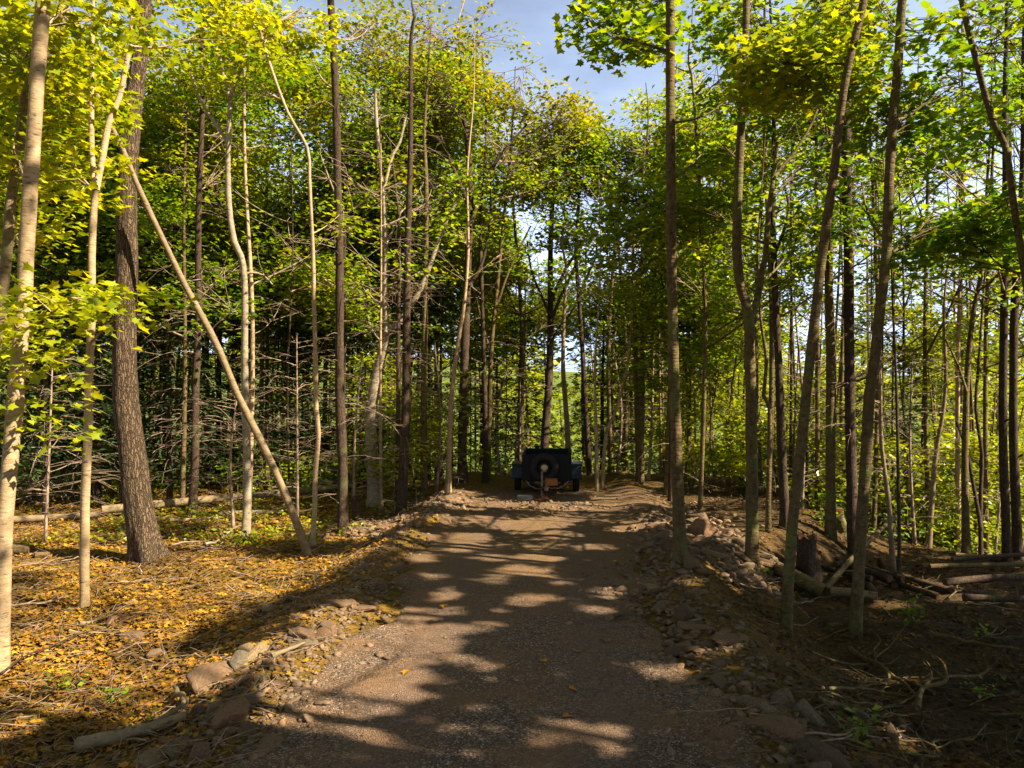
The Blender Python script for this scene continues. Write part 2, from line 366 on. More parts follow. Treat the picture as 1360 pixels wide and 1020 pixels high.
# ------------------------------------------------------------------ where the canopy is open to the sun
LIT = [ # ellipses of sunlit ground in the photograph (px): x, y, rx, ry
 (465, 900, 118, 70), (520, 858, 90, 16), (560, 838, 75, 9), (505, 815, 70, 11), (608, 842, 48, 7), (690, 762, 44, 8), (592, 791, 26, 8), (596, 815, 26, 6), (705, 801, 44, 8),
 (742, 774, 20, 7), (806, 791, 22, 8), (612, 716, 38, 7), (700, 699, 62, 7), (745, 714, 26, 5), (748, 690, 30, 6), (616, 730, 26, 5), (736, 976, 40, 15), (803, 985, 32, 14), (640, 836, 36, 8),
 (502, 994, 30, 12), (790, 812, 36, 6), (880, 895, 36, 14), (700, 742, 22, 5), (455, 735, 40, 12), (500, 690, 46, 14),
 (90, 705, 170, 28), (310, 690, 110, 18), (60, 840, 95, 34), (210, 870, 160, 26), (120, 900, 130, 22), (30, 940, 50, 20), (250, 930, 45, 22), (330, 750, 90, 9), (280, 790, 60, 14), (350, 770, 50, 8),
 (230, 765, 40, 7), (225, 820, 60, 16), (390, 740, 50, 10), (20, 1000, 60, 12), (60, 770, 60, 6),
 (620, 668, 70, 8), (760, 672, 90, 7), (850, 668, 60, 6), (940, 660, 50, 5), (925, 688, 20, 6), (945, 690, 10, 5), (940, 872, 28, 12), (950, 757, 18, 5), (905, 782, 20, 7), (1000, 765, 16, 7),
 (1140, 895, 16, 5), (1235, 838, 18, 7), (1290, 725, 34, 8), (1335, 740, 30, 12), (1300, 835, 40, 5), (1280, 925, 20, 6), (1290, 915, 30, 4), (1190, 825, 14, 6), (1260, 750, 26, 5), (420, 830, 40, 12),
 (560, 905, 22, 8), (600, 875, 26, 5), (660, 890, 14, 4), (690, 1002, 30, 8), (610, 1000, 22, 7), (575, 770, 24, 5), (650, 775, 26, 4), (730, 745, 28, 4), (640, 745, 20, 4), (790, 730, 24, 4), (560, 745, 20, 5), (840, 850, 16, 5), (655, 815, 18, 4), (770, 842, 16, 4), (640, 690, 20, 4), (590, 690, 18, 5), (840, 705, 24, 5), (610, 655, 24, 4), (830, 660, 40, 4), (545, 715, 20, 5), (870, 640, 20, 4),
]
LITA = np.array(LIT, float)
_de = F * H / (LITA[:, 1] - CY)
_lf = np.where(LITA[:, 0] < 430, 1.15, 1.06)
LITG = np.stack([(LITA[:, 0] - CX) / F * _de, _de, _lf * LITA[:, 2] / F * _de * 0.95 + 0.07, _lf * LITA[:, 3] * _de ** 2 / (F * H) * 0.95 + 0.08], 1)
SKY = np.array([(640, -60), (655, 2), (687, 27), (717, 34), (727, 78), (748, 98), (788, 105), (819, 132), (839, 118), (883, 125), (883, 112), (840, 90), (822, 81), (818, 105), (788, 101), (771, 81), (744, 64), (737, 30), (768, 0), (775, -60)], float)
SKY2 = [(870, 98, 22, 18), (838, 108, 20, 18), (802, 118, 26, 12), (722, 25, 22, 40), (745, 82, 16, 14), (950, 100, 14, 16), (940, 240, 20, 6), (780, 265, 24, 10), (700, 300, 24, 16), (690, 385, 22, 12),
        (1270, 375, 40, 8), (1200, 400, 24, 9), (1180, 440, 30, 8), (1310, 110, 10, 10), (840, 335, 16, 8), (720, 340, 26, 10), (1130, 480, 20, 8), (915, 440, 22, 8), (1260, 415, 26, 6)]
# crowns and trunks the sun reaches: pixel, distance, radius
SUNNY = [(W(a, b, d), r) for a, b, d, r in [(70, 405, 6.6, 1.1), (40, 500, 7.0, 1.0), (165, 410, 7.4, .8), (85, 400, 6.5, -1.0), (40, 470, 6.8, -1.0), (50, 60, 7.6, .8), (10, 700, 7, .6), (20, 580, 7, .5), (30, 330, 7, .5), (45, 200, 7, .5), (115, 640, 8.3, .5), (118, 750, 8.3, .45), (120, 500, 8.3, .45), (120, 330, 8.3, .5),
   (140, 60, 8.6, .9), (230, 40, 8.8, 1.0), (90, 160, 9, .8), (185, 180, 10.4, .35), (180, 330, 10.4, .3), (360, 50, 11.4, 1.2), (300, 60, 12.3, 1.0), (410, 180, 11.6, .8), (450, 290, 11.6, .5), (326, 520, 12, .4), (250, 380, 10.6, .3),
   (560, 80, 19, 2.2), (650, 90, 19.5, 2.2), (700, 170, 19.5, 1.8), (600, 180, 19, 2.0), (760, 190, 19.5, 1.3), (495, 90, 20, 1.8), (1095, 75, 9.4, .7), (1100, 40, 9.3, .6), (460, 60, 13, 1.0), (500, 560, 15.2, .5), (940, 540, 27, 3.5), (1300, 600, 27, 4.0), (1200, 90, 9.6, 1.0), (1310, 170, 9.6, .9), (1245, 290, 10.4, .7), (960, 150, 11, .9), (1050, 220, 11.6, .8), (870, 40, 10.5, 1.0), (1180, 170, 12, 1.5), (1320, 420, 13, 1.2), (860, 400, 20, 1.5), (940, 350, 16, 1.2), (930, 30, 11.5, 0.75), (930, 120, 11.5, 0.75), (930, 210, 11.5, 0.75), (930, 300, 11.5, 0.75), (1015, 30, 11.5, 0.75), (1015, 120, 11.5, 0.75), (1015, 210, 11.5, 0.75), (1015, 300, 11.5, 0.75), (1100, 30, 11.5, 0.75), (1100, 120, 11.5, 0.75), (1100, 210, 11.5, 0.75), (1100, 300, 11.5, 0.75), (1185, 30, 11.5, 0.75), (1185, 120, 11.5, 0.75), (1185, 210, 11.5, 0.75), (1185, 300, 11.5, 0.75), (1270, 30, 11.5, 0.75), (1270, 120, 11.5, 0.75), (1270, 210, 11.5, 0.75), (1270, 300, 11.5, 0.75), (1355, 30, 11.5, 0.75), (1355, 120, 11.5, 0.75), (1355, 210, 11.5, 0.75), (1355, 300, 11.5, 0.75), (1240, 660, 22, 2.5), (930, 500, 20, 2.5), (960, 600, 22, 2.5), (1020, 520, 24, 3), (1280, 620, 17, 2), (1325, 690, 15, 1.5), (940, 440, 24, 2.5), (940, 500, 17, 1.3), (930, 600, 18, 1.6), (980, 560, 16, 1.2), (560, 560, 20, 2), (380, 560, 17, 1.6), (250, 600, 17, 1.6), (60, 560, 14, 1.2), (690, 430, 24, 1.5), (640, 520, 21, 1.3), (800, 560, 21, 1.3), (500, 440, 18, 1.5), (340, 430, 16, 1.4), (1220, 540, 18, 1.2), (1330, 580, 15, 1.1), (1080, 600, 15, 1.3), (730, 560, 22, 1.6), (300, 350, 17, 1.5), (380, 300, 17, 1.5), (250, 300, 16, 1.3), (430, 400, 18, 1.5), (520, 350, 19, 1.2), (600, 440, 20, 1.1), (215, 430, 16, 1.3), (470, 500, 18, 1.4), (1200, 620, 19, 1.5), (1180, 560, 30, 4)]]
def inpoly(x, y, P):
    r = np.zeros(len(x), bool); j = len(P) - 1
    for i in range(len(P)):
        xi, yi = P[i]; xj, yj = P[j]
        c = ((yi > y) != (yj > y)) & (x < (xj - xi) * (y - yi) / (yj - yi + 1e-12) + xi)
        r ^= c; j = i
    return r

def keep(P):
    """leaves left on the trees: the gap over the track and the gaps the sun comes through stay open"""
    n = len(P); ok = np.ones(n, bool)
    y = np.maximum(P[:, 1], 0.5)
    u = CX + F * P[:, 0] / y; v = CY - F * (P[:, 2] - H) / y
    jx = fbm(P[:, 0] * 2.2, P[:, 2] * 2.2 + P[:, 1], 40) * 16; jy = fbm(P[:, 0] * 2.2 + 9, P[:, 2] * 2.2, 43) * 16
    vis = P[:, 1] > 2
    ok &= ~(vis & inpoly(u + jx, v + jy, SKY))
    for (a, b, ra, rb) in SKY2:
        ok &= ~(vis & ((((u + jx * 1.6 - a) / ra) ** 2 + ((v + jy * 1.3 - b) / rb) ** 2) < 1))
    g = P - SUN[None] * ((P[:, 2] - 0.02 + 0.2 * (P[:, 0] < -2)) / SUN[2])[:, None]
    near = (g[:, 1] > 3.5) & (g[:, 1] < 22) & ~(vis & (P[:, 1] < 12.5) & (u + jx * 3 > 735) & (u < 900) & (v > -60) & (v + jy * 3 < 115))
    jj = fbm(g[:, 0] * 3.5, g[:, 1] * 3.5, 50) * 0.5
    for (ex, ey, ra, rb) in LITG:
        ok &= ~(near & ((((g[:, 0] - ex) / ra) ** 2 + ((g[:, 1] - ey) / rb) ** 2) < 1 + jj))
    for (c, r) in SUNNY:
        full = r < 0; r = abs(r)
        w_ = P - c; t = w_ @ SUN; dd_ = np.linalg.norm(w_ - t[:, None] * SUN, axis=1)
        i = np.where((t > r * 0.9) & (dd_ < r * 1.6) & ok)[0]
        if len(i):
            Q = P[i]; ok[i] = ~((dd_[i] < r * (1 + 0.9 * fbm(Q[:, 0] * 1.7 + Q[:, 2], Q[:, 1] * 1.7, 57))) & (fbm(Q[:, 0] * 2.3, Q[:, 1] * 2.3 + Q[:, 2], 59) < (9 if full else 0.32)))
    ok |= vis & (P[:, 1] < 7.9) & (u < 200) & (v > 375) & (v < 620)
    # keep the lens clear
    ok &= ~((np.hypot(P[:, 0], P[:, 1]) < 4.5) & (P[:, 1] > -1) & (np.abs(u - CX) < 900) & (v > -400))
    return ok

def unit(a): return a / (np.linalg.norm(a, axis=-1, keepdims=True) + 1e-9)
RH_V = np.array([(0, 0, 0), (0.45, 0.36, 0.10), (1, 0, -0.06), (0.45, -0.36, 0.10)]); RH_T = np.array([(0, 2, 1), (0, 3, 2)])
_mp = [(0, 0.0), (0.18, 0.30), (0.10, 0.52), (0.38, 0.40), (0.55, 0.62), (0.62, 0.26), (1.0, 0.0), (0.62, -0.26), (0.55, -0.62), (0.38, -0.40), (0.10, -0.52), (0.18, -0.30)]
MP_V = np.array([(x, y, 0.22 * abs(y) - 0.10 * x * x) for x, y in _mp] + [(0.35, 0, 0.02)]); MP_T = np.array([(12, i, (i + 1) % 12) for i in range(12)])
ND_V = np.array([(0, 0, 0), (0.5, 0.13, 0.02), (1, 0, -0.05), (0.5, -0.13, 0.02)])
KIND = {'rh': (RH_V, RH_T), 'maple': (MP_V, MP_T), 'needle': (ND_V, RH_T)}
NLEAF = 0
def leaves(mb, P, N, D, S, kind='rh', mi=0, cull=True):
    global NLEAF
    if cull:
        k = keep(P); P, N, D, S = P[k], N[k], D[k], S[k]
    if len(P) == 0: return
    NLEAF += len(P)
    N = unit(N); D = unit(D - N * (D * N).sum(1, keepdims=True)); B = np.cross(N, D)
    tv, tt = KIND[kind]
    V = P[:, None] + S[:, None, None] * (D[:, None] * tv[None, :, 0:1] + B[:, None] * tv[None, :, 1:2] + N[:, None] * tv[None, :, 2:3])
    T = tt[None] + (np.arange(len(P)) * len(tv))[:, None, None]
    mb.add(V.reshape(-1, 3), T.reshape(-1, 3), mi)

def sprays(mb, C, nper, rad, size, kind='rh', mi=0, flat=0.28, up=0.42):
    """C (m,3) spray centres -> layered sprays of leaves"""
    m = len(C)
    tilt = unit(np.stack([rng.normal(0, .25, m), rng.normal(0, .25, m), np.ones(m)], 1))
    a = rng.uniform(0, 2 * np.pi, (m, nper)); r = rad * np.sqrt(rng.uniform(0, 1, (m, nper)))
    off = np.stack([r * np.cos(a), r * np.sin(a), rng.normal(0, flat * rad * 0.5, (m, nper))], 2)
    off[..., 2] -= (off[..., :2] * tilt[:, None, :2]).sum(2) + 0.12 * r * r / rad
    P = (C[:, None] + off).reshape(-1, 3)
    N = np.stack([rng.normal(0, up, m * nper), rng.normal(0, up, m * nper), np.ones(m * nper)], 1)
    D = off.reshape(-1, 3) * [1, 1, 0.2] + rng.normal(0, 0.15, (m * nper, 3)) + [0, 0, -0.06]
    leaves(mb, P, N, D, size * rng.uniform(0.65, 1.3, m * nper), kind, mi)

def twig_path(A, B, n=4, bow=0.12, sag=0.0):
    m = len(A); t = np.linspace(0, 1, n)[None, :, None]
    L = np.linalg.norm(B - A, axis=1)[:, None, None]
    perp = rng.normal(0, 1, (m, 1, 3)); perp[..., 2] = np.abs(perp[..., 2]) * 0.5 - sag
    return A[:, None] * (1 - t) + B[:, None] * t + perp * bow * L * (t * (1 - t) * 2) + rng.normal(0, 0.012, (m, n, 3)) * L

def blob_crown(mb, path, blobs, size, kind, nper=22, rad=0.42):
    """blobs: (centre, radii, sprays). Limbs leave the trunk below each blob."""
    for (c, rr, m) in blobs:
        c = np.asarray(c, float); rr = np.asarray(rr, float)
        hd = np.hypot(*(path[:, :2] - c[:2]).T)
        want = c[2] - 0.45 * np.min(hd) - 0.25 * rr[2]
        sc_ = np.abs(path[:, 2] - want) + 0.5 * hd
        i = int(np.argmin(sc_)); a = path[max(1, min(i, len(path) - 1))]
        u = unit(rng.normal(0, 1, (m, 3))); q = c + u * rr * (rng.uniform(0.1, 1, (m, 1)) ** 0.5) * rng.uniform(0.75, 1.4, (m, 1))
        q = q[keep(q)]; m0 = m; m = len(q)
        if m == 0: continue
        if m < m0 * 0.4: c = q.mean(0) * 0.7 + c * 0.3
        L = np.linalg.norm(c - a)
        mid = a * 0.5 + c * 0.5 + np.array([0, 0, -0.08 * L]) + rng.normal(0, 0.04 * L, 3)
        t = np.linspace(0, 1, 7)[:, None]
        lim = (1 - t) ** 2 * a + 2 * t * (1 - t) * mid + t * t * (c + [0, 0, 0.3 * rr[2]])
        r0 = min(0.008 + 0.007 * L, 0.03)
        V, T = tubes(lim, np.linspace(r0, r0 * 0.35, 7), 5); mb.add(V, T, 1)
        st = lim[rng.integers(2, 7, m)]
        br = twig_path(st, q, 4, 0.12)
        V, T = tubes(br, np.linspace(0.009, 0.003, 4)[None].repeat(m, 0), 3, False); mb.add(V, T, 1)
        sprays(mb, q, nper, rad, size, kind)

def dead_branches(mb, path, z0, z1, n, L, mi=1, rad=0.0075, droop=0.25, side=None):
    zz = path[:, 2]
    z = rng.uniform(z0, z1, n); idx = np.clip(np.searchsorted(zz, z), 1, len(path) - 1); A = path[idx].copy(); A[:, 2] = z
    az = rng.uniform(0, 2 * np.pi, n) if side is None else rng.normal(side, 0.9, n)
    ln = L * rng.uniform(0.35, 1.15, n)
    d = np.stack([np.cos(az), np.sin(az), np.zeros(n)], 1)
    t = np.linspace(0, 1, 6)[None, :, None]
    P = A[:, None] + d[:, None] * ln[:, None, None] * t
    P[..., 2] += (0.22 * t[..., 0] - (0.22 + droop * 1.6) * t[..., 0] ** 2 * rng.uniform(0.2, 1.4, (n, 1))) * ln[:, None]
    P += rng.normal(0, 0.02, P.shape) * t
    V, T = tubes(P, np.linspace(rad, rad * 0.35, 6)[None].repeat(n, 0) * rng.uniform(0.7, 1.3, (n, 1)), 3, False); mb.add(V, T, mi)
    # side twigs
    m = n * 3; k = rng.integers(0, n, m); s = rng.integers(2, 5, m); A2 = P[k, s]
    a2 = az[k] + rng.choice([-1, 1], m) * rng.uniform(0.4, 1.0, m); l2 = ln[k] * rng.uniform(0.2, 0.5, m)
    B2 = A2 + np.stack([np.cos(a2) * l2, np.sin(a2) * l2, l2 * rng.uniform(-0.5, 0.2, m)], 1)
    V, T = tubes(twig_path(A2, B2, 4, 0.15), np.linspace(rad * 0.6, rad * 0.25, 4)[None].repeat(m, 0), 3, False); mb.add(V, T, mi)

def spruce_crown(mb, path, z0, z1, L, whorl=0.28, nb=6, dens=1.0, size=0.15):
    zs = np.arange(z0, z1, whorl); top = path[-1]
    for z in zs:
        i = min(np.searchsorted(path[:, 2], z), len(path) - 1); c = path[i].copy(); c[2] = z
        f = (z1 - z) / (z1 - z0); ln = L * (0.15 + 0.85 * f ** 0.8) * rng.uniform(0.75, 1.15)
        n = nb; az = rng.uniform(0, 2 * np.pi) + np.arange(n) / n * 2 * np.pi + rng.normal(0, 0.25, n)
        l = ln * rng.uniform(0.6, 1.15, n); d = np.stack([np.cos(az), np.sin(az), np.zeros(n)], 1)
        t = np.linspace(0, 1, 5)[None, :, None]
        P = c[None, None] + d[:, None] * l[:, None, None] * t; P[..., 2] += (0.12 * t[..., 0] - 0.4 * t[..., 0] ** 2) * l[:, None]
        V, T = tubes(P, np.linspace(0.012, 0.004, 5)[None].repeat(n, 0), 3, False); mb.add(V, T, 1)
        m = int(n * 34 * dens * (0.3 + ln)); k = rng.integers(0, n, m); s = rng.uniform(0.15, 1, m) ** 0.7
        w = rng.normal(0, 0.16, m) * l[k] * (1.2 - s)
        pos = c + d[k] * (l[k] * s)[:, None] + np.stack([-np.sin(az[k]) * w, np.cos(az[k]) * w, (0.12 * s - 0.4 * s * s) * l[k] - np.abs(w) * 0.25 + rng.normal(0, 0.03, m)], 1)
        D = d[k] + np.stack([-np.sin(az[k]), np.cos(az[k]), np.zeros(m)], 1) * np.sign(w)[:, None] * 0.8 + rng.normal(0, 0.25, (m, 3)) + [0, 0, -0.15]
        N = np.stack([rng.normal(0, .4, m), rng.normal(0, .4, m), np.ones(m)], 1)
        leaves(mb, pos, N, D, size * rng.uniform(0.7, 1.3, m) * 1.2, 'needle')

# ------------------------------------------------------------------ trees
BASES = []
def tree(name, label, pts, w0, w1, bk, crown=None, tone='green', size=0.105, kind='rh', d=None, top=10.5, blobs=(), auto=None, dead=None, spruce=None,
         limbs=(), group=None, cat='tree', extend=True, nper=38, rad=0.46, amp=0.06, flare=0.45, k=10, furrow=0.0, wob=0.10, drop=0.15, deep=0.0):
    """pts: trunk in photo pixels from the foot up, w0/w1: its width in pixels at the foot and at the last point"""
    if d is None: bx, d, bz = ground_at(*pts[0])
    else: bx = (pts[0][0] - CX) / F * d; bz = tz(bx, d)
    P = [W(px, py, d) for px, py in pts]
    foot = np.array([bx, d, bz]); P[0] = foot
    s = random.uniform(0, 50)
    for p in P[1:]:
        h = p[2] - bz
        q = wob * math.sin(h * 0.7 + s) - wob * math.sin(s) + deep * h; sc = (d + q) / d
        p[0] *= sc; p[1] *= sc; p[2] = H + (p[2] - H) * sc
    if not furrow: w0 *= .87; w1 *= .87
    npx = len(P)
    zl = P[-1][2]
    if extend and zl < top - 0.5:
        v = unit(P[-1] - P[-2]); v = unit(v * 0.5 + np.array([0, 0, 0.9]))
        st = (top - zl) / 3
        for i in range(3): P.append(P[-1] + v * st + np.array([random.uniform(-.12, .12), random.uniform(-.12, .12), 0]))
    P.insert(0, foot - np.array([0, 0, drop]) - (P[1] - foot) * 0.02)
    path = catmull(P, 0.2)
    zz = path[:, 2]; r0 = w0 * d / F / 2; r1 = w1 * d / F / 2
    rad_ = np.where(zz < zl, r0 + (r1 - r0) * np.clip((zz - bz) / max(zl - bz, .1), 0, 1), r1 * (1 - 0.75 * np.clip((zz - zl) / max(top - zl, .1), 0, 1)))
    rad_ = np.maximum(rad_, 0.008)
    if kind == 'maple': rad = 0.62
    root = empty(name, tuple(foot)); tag(root, label, cat, group)
    BASES.append((bx, d))
    mb = MB(); V, T = trunk_mesh(path, rad_, k, amp, flare, s, furrow); mb.add(V, T)
    if k < 14 and r0 > 0.02:   # branch stubs and knots
        n = 9; i = rng.integers(len(path) // 8, len(path) - 1, n); A = path[i]; az = rng.uniform(0, 6.28, n); l = rad_[i] * rng.uniform(1.2, 2.6, n)
        B = A + np.stack([np.cos(az) * l, np.sin(az) * l, l * 0.5], 1)
        V, T = tubes(np.stack([A, (A + B) / 2, B], 1), np.stack([rad_[i] * .45, rad_[i] * .28, rad_[i] * .15], 1), 5); mb.add(V, T)
    mb.build('trunk', BARK[bk], root, foot)
    att = [path]
    for lp in limbs:      # (pixel path, w0, w1)
        q, a, b = lp
        L = catmull([W(px, py, d + i * 0.05) for i, (px, py) in enumerate(q)], 0.15)
        L = np.vstack([L[0] - (L[1] - L[0]), L]) if False else L
        m2 = MB(); V, T = trunk_mesh(L, np.linspace(a * d / F / 2, b * d / F / 2, len(L)), 8, amp, 0, s); m2.add(V, T)
        att.append(L)
        tw = 4; i = rng.integers(len(L) // 2, len(L), tw); A = L[i]; B = A + rng.normal(0, 0.25, (tw, 3)) + [0, 0, 0.3]
        V, T = tubes(twig_path(A, B), np.linspace(0.006, 0.002, 4)[None].repeat(tw, 0), 3, False); m2.add(V, T)
        m2.build('limb', BARK[bk], root, foot)
    cm = MB()
    bl = []
    for b in blobs:   # (px,py,rx,ry,dd,n)
        b = b[:5] + (int(b[5] * (1.9 if b[0] > 900 and b[1] < 360 else 1.25 if b[0] < 420 and b[1] < 300 else 1.9 if 420 <= b[0] < 840 and d > 14 else 1.0)),)
        dd = d + b[4]; c = W(b[0], b[1], dd); rx = b[2] * dd / F; ry = b[3] * dd / F
        bl.append((c, (rx, max(0.5, min(rx, ry, 1.3)), ry), b[5]))
    if auto:
        z0, z1, RR, nb, m = auto
        for i in range(nb):
            z = random.uniform(z0, z1); m = int(m); f = (z - z0) / max(z1 - z0, .1); a = random.uniform(0, 6.28); q = RR * (1 - 0.45 * f) * random.uniform(0.35, 1)
            i_ = min(np.searchsorted(path[:, 2], min(z, path[-1, 2])), len(path) - 1); c = path[i_].copy()
            c += [math.cos(a) * q, math.sin(a) * q, 0]; c[2] = z
            r_ = RR * random.uniform(0.32, 0.55); bl.append((c, (r_, r_, r_ * 0.6), m))
    if bl: blob_crown(cm, np.concatenate(att), bl, size, kind, nper, rad)
    if spruce: spruce_crown(cm, path, *spruce)
    if dead: dead_branches(cm, path, *dead)
    if cm.V: cm.build('crown', [LEAF[tone], BARK['twig'] if (dead or bk in ('dark',)) else BARK[bk]], root, foot)
    return root

# ---- the setting ---------------------------------------------------------------------
def grid_mesh(xs, ys, zf):
    X, Y = np.meshgrid(xs, ys); Z = zf(X, Y); nx, ny = len(xs), len(ys)
    V = np.stack([X, Y, Z], 2).reshape(-1, 3)
    i = np.arange(ny - 1)[:, None] * nx + np.arange(nx - 1)[None]; i = i.ravel()
    T = np.concatenate([np.stack([i, i + 1, i + nx + 1], 1), np.stack([i, i + nx + 1, i + nx], 1)])
    return V, T
def spaced(a, b, lo, hi, s):
    mid = np.arange(a, b + 1e-6, s); out = list(mid); x = b; st = s
    while x < hi: st *= 1.25; x += st; out.append(x)
    x = a; st = s; pre = []
    while x > lo: st *= 1.25; x -= st; pre.append(x)
    return np.array(pre[::-1] + out)
XS = spaced(-9, 9, -900, 900, 0.085); YS = spaced(2.5, 20, -200, 1000, 0.085)
def under_road(X, Y):
    Z = terrain(X, Y); u = X - road_c(np.clip(Y, 0, 22))
    core = (1 - sst(1.3, 1.7, np.abs(u))) * (1 - sst(17.4, 18.8, Y))
    return Z - 0.03 * core
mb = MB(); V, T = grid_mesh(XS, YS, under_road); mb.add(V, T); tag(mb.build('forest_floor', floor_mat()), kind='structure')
def road_sheet():
    ys = np.arange(-6, 19.0, 0.08); us = np.linspace(-1, 1, 46)
    Y, U = np.meshgrid(ys, us, indexing='ij')
    wl = road_wl(Y) + fbm(Y * 1.4, Y * 0, 61) * 0.28; wr = road_wr(Y) + fbm(Y * 1.4, Y * 0 + 7, 63) * 0.28
    wl = wl + 0.5 * sst(11, 15, Y); wr = wr + 1.2 * sst(10, 15, Y)
    X = road_c(np.clip(Y, 0, 22)) + np.where(U < 0, U * wl, U * wr)
    Z = terrain(X, Y) + 0.008 + 0.03 * (1 - U ** 2) + fbm(X * 1.2, Y * 1.2, 66) * 0.02 + fbm(X * 9, Y * 9, 68) * 0.006
    e = sst(0.9, 1.0, np.abs(U)); Z = Z - 0.07 * e
    Z = Z - 0.10 * sst(17.2, 18.8, Y)
    V = np.stack([X, Y, Z], 2).reshape(-1, 3); nx = len(us); ny = len(ys)
    i = (np.arange(ny - 1)[:, None] * nx + np.arange(nx - 1)[None]).ravel()
    return V, np.concatenate([np.stack([i, i + 1, i + nx + 1], 1), np.stack([i, i + nx + 1, i + nx], 1)])
mb = MB(); V, T = road_sheet(); mb.add(V, T); tag(mb.build('gravel_road', road_mat()), kind='structure')

# ------------------------------------------------------------------ hero trees, left of the track
tree('tree', 'smooth pale beige tree at the left picture edge with knotty bark rings', [(0, 850), (7, 685), (17, 577), (25, 475), (32, 408), (35, 340), (40, 250), (45, 180), (50, 100), (57, 0)], 24, 20, 'pale', tone='lime', size=0.095, kind='maple', d=6.9, k=18, wob=0.03,
     blobs=[(15, 425, 42, 22, -0.3, 5), (95, 398, 55, 8, -0.4, 5), (50, 480, 40, 12, 0.2, 4), (20, 545, 40, 18, 0.2, 4), (10, 60, 60, 50, 0.8, 16), (20, 200, 30, 50, 1.2, 10), (90, 20, 60, 40, 0.6, 14)])
tree('tree', 'thin beige tree leaning out behind the pale tree at the left edge', [(-60, 860), (-20, 560), (5, 380), (14, 270), (25, 203), (34, 128), (50, 90), (70, 55), (85, 0)], 20, 13, 'beige', tone='yellow', d=8.2, wob=0.03,
     blobs=[(100, -20, 80, 60, 0.5, 20), (20, 300, 40, 40, 0.8, 14), (-10, 440, 50, 40, 0.5, 14)])
tree('tree', 'slender sunlit beige sapling trunk forked into two stems, with a pale foot', [(112, 805), (113, 675), (117, 577), (118, 502), (122, 408), (122, 340), (124, 290), (127, 250)], 14, 10, 'pale', tone='yellow', kind='maple', size=0.11, extend=False, k=14, wob=0.02, flare=0.25,
     limbs=[([(127, 252), (122, 203), (122, 101), (124, 0), (126, -90)], 8, 3), ([(127, 252), (135, 216), (145, 162), (159, 128), (172, 61), (177, 0), (180, -80)], 10, 4)],
     blobs=[(120, 30, 70, 40, 0.2, 24), (75, 110, 60, 60, 0.6, 28), (240, 30, 80, 50, 0.4, 34), (90, 220, 40, 50, 0.9, 12), (150, 400, 26, 12, -0.7, 6), (178, 422, 14, 7, -0.8, 3)])
tree('tree', 'thick dark tree with deeply furrowed bark and flared roots', [(195, 744), (184, 675), (179, 628), (170, 560), (166, 510), (165, 425), (168, 340), (170, 237), (176, 152), (183, 95), (189, 50), (193, -40)], 36, 17, 'furrowed', tone='yellow', furrow=0.10, k=40, flare=0.6, amp=0.05, wob=0.02, top=8.8,
     blobs=[(200, -40, 80, 50, 0.6, 24), (100, -60, 80, 50, 0.6, 20)])
tree('leaning_pole', 'bare dead pole leaning diagonally against the thick furrowed tree', [(409, 738), (389, 682), (369, 634), (345, 583), (315, 523), (291, 465), (267, 418), (246, 380), (227, 340), (205, 295), (180, 240), (162, 196), (145, 162), (130, 128), (115, 91)], 13, 6, 'beige', cat='dead tree', extend=False, wob=0.0, k=14, flare=0.1, deep=-0.13)
tree('spruce_tree', 'thin dark conifer with fans of bare dead twigs behind the leaning pole', [(255, 670), (259, 610), (260, 509), (264, 425), (262, 340), (264, 345), (267, 237), (270, 135), (267, 44)][:4] + [(263, 340), (265, 237), (269, 135), (267, 44)], 13, 7, 'dark', d=15.3, dead=(0.9, 7.5, 50, 1.4), tone='lime', auto=(6.5, 10.5, 1.6, 5, 14), blobs=[(240, 150, 50, 50, 0.5, 18), (225, 230, 40, 40, 1, 12), (290, 230, 50, 40, 1.5, 12)])
tree('birch_tree', 'silvery birch with bare forked top standing between leaning pole and its foot', [(325, 712), (328, 682), (328, 611), (326, 543), (325, 475), (325, 374), (320, 340), (311, 321), (304, 270), (303, 203), (306, 128)], 13, 7, 'birch', extend=False, k=14, wob=0.03,
     limbs=[([(306, 130), (294, 88), (281, 34), (276, -10)], 6, 3), ([(306, 130), (316, 100), (325, 78), (330, 50), (334, -20)], 6, 3), ([(303, 190), (290, 170), (271, 142), (258, 110), (250, 78)], 5, 2), ([(322, 365), (335, 362), (350, 366), (362, 378)], 4, 2)],
     blobs=[(310, 20, 60, 40, 0.4, 22), (350, 60, 50, 40, 0.6, 16)], tone='yellow')
tree('sapling', 'very thin pale stem bowing left above the leaning pole foot', [(415, 725), (418, 682), (419, 628), (423, 577), (420, 543), (419, 475), (417, 400), (416, 345), (411, 237), (408, 196), (382, 149), (357, 81), (345, 40)], 8, 4, 'pale', extend=False, tone='yellow', wob=0.03,
     blobs=[(360, 40, 70, 40, 0.3, 26), (400, 20, 60, 40, 0.5, 26), (330, 110, 50, 40, 1.5, 16), (430, 175, 40, 26, 0.4, 10), (450, 290, 36, 30, 0.2, 9), (380, 200, 40, 30, 0.8, 10)])
tree('spruce_tree', 'straight brown conifer with rough bark beside the left rubble bank', [(456, 707), (455, 685), (455, 611), (451, 509), (451, 340), (448, 237), (447, 169), (443, 68), (439, 0)], 16, 10, 'dark', tone='olive', top=9.5, dead=(1.0, 7.6, 44, 1.2), blobs=[(400, 90, 60, 50, 1.5, 22), (500, 40, 50, 50, 1.5, 20), (420, 230, 50, 40, 2, 16), (430, 20, 50, 40, 0.8, 14), (460, 90, 40, 40, 0.8, 10), (460, 575, 16, 10, -0.6, 2)])
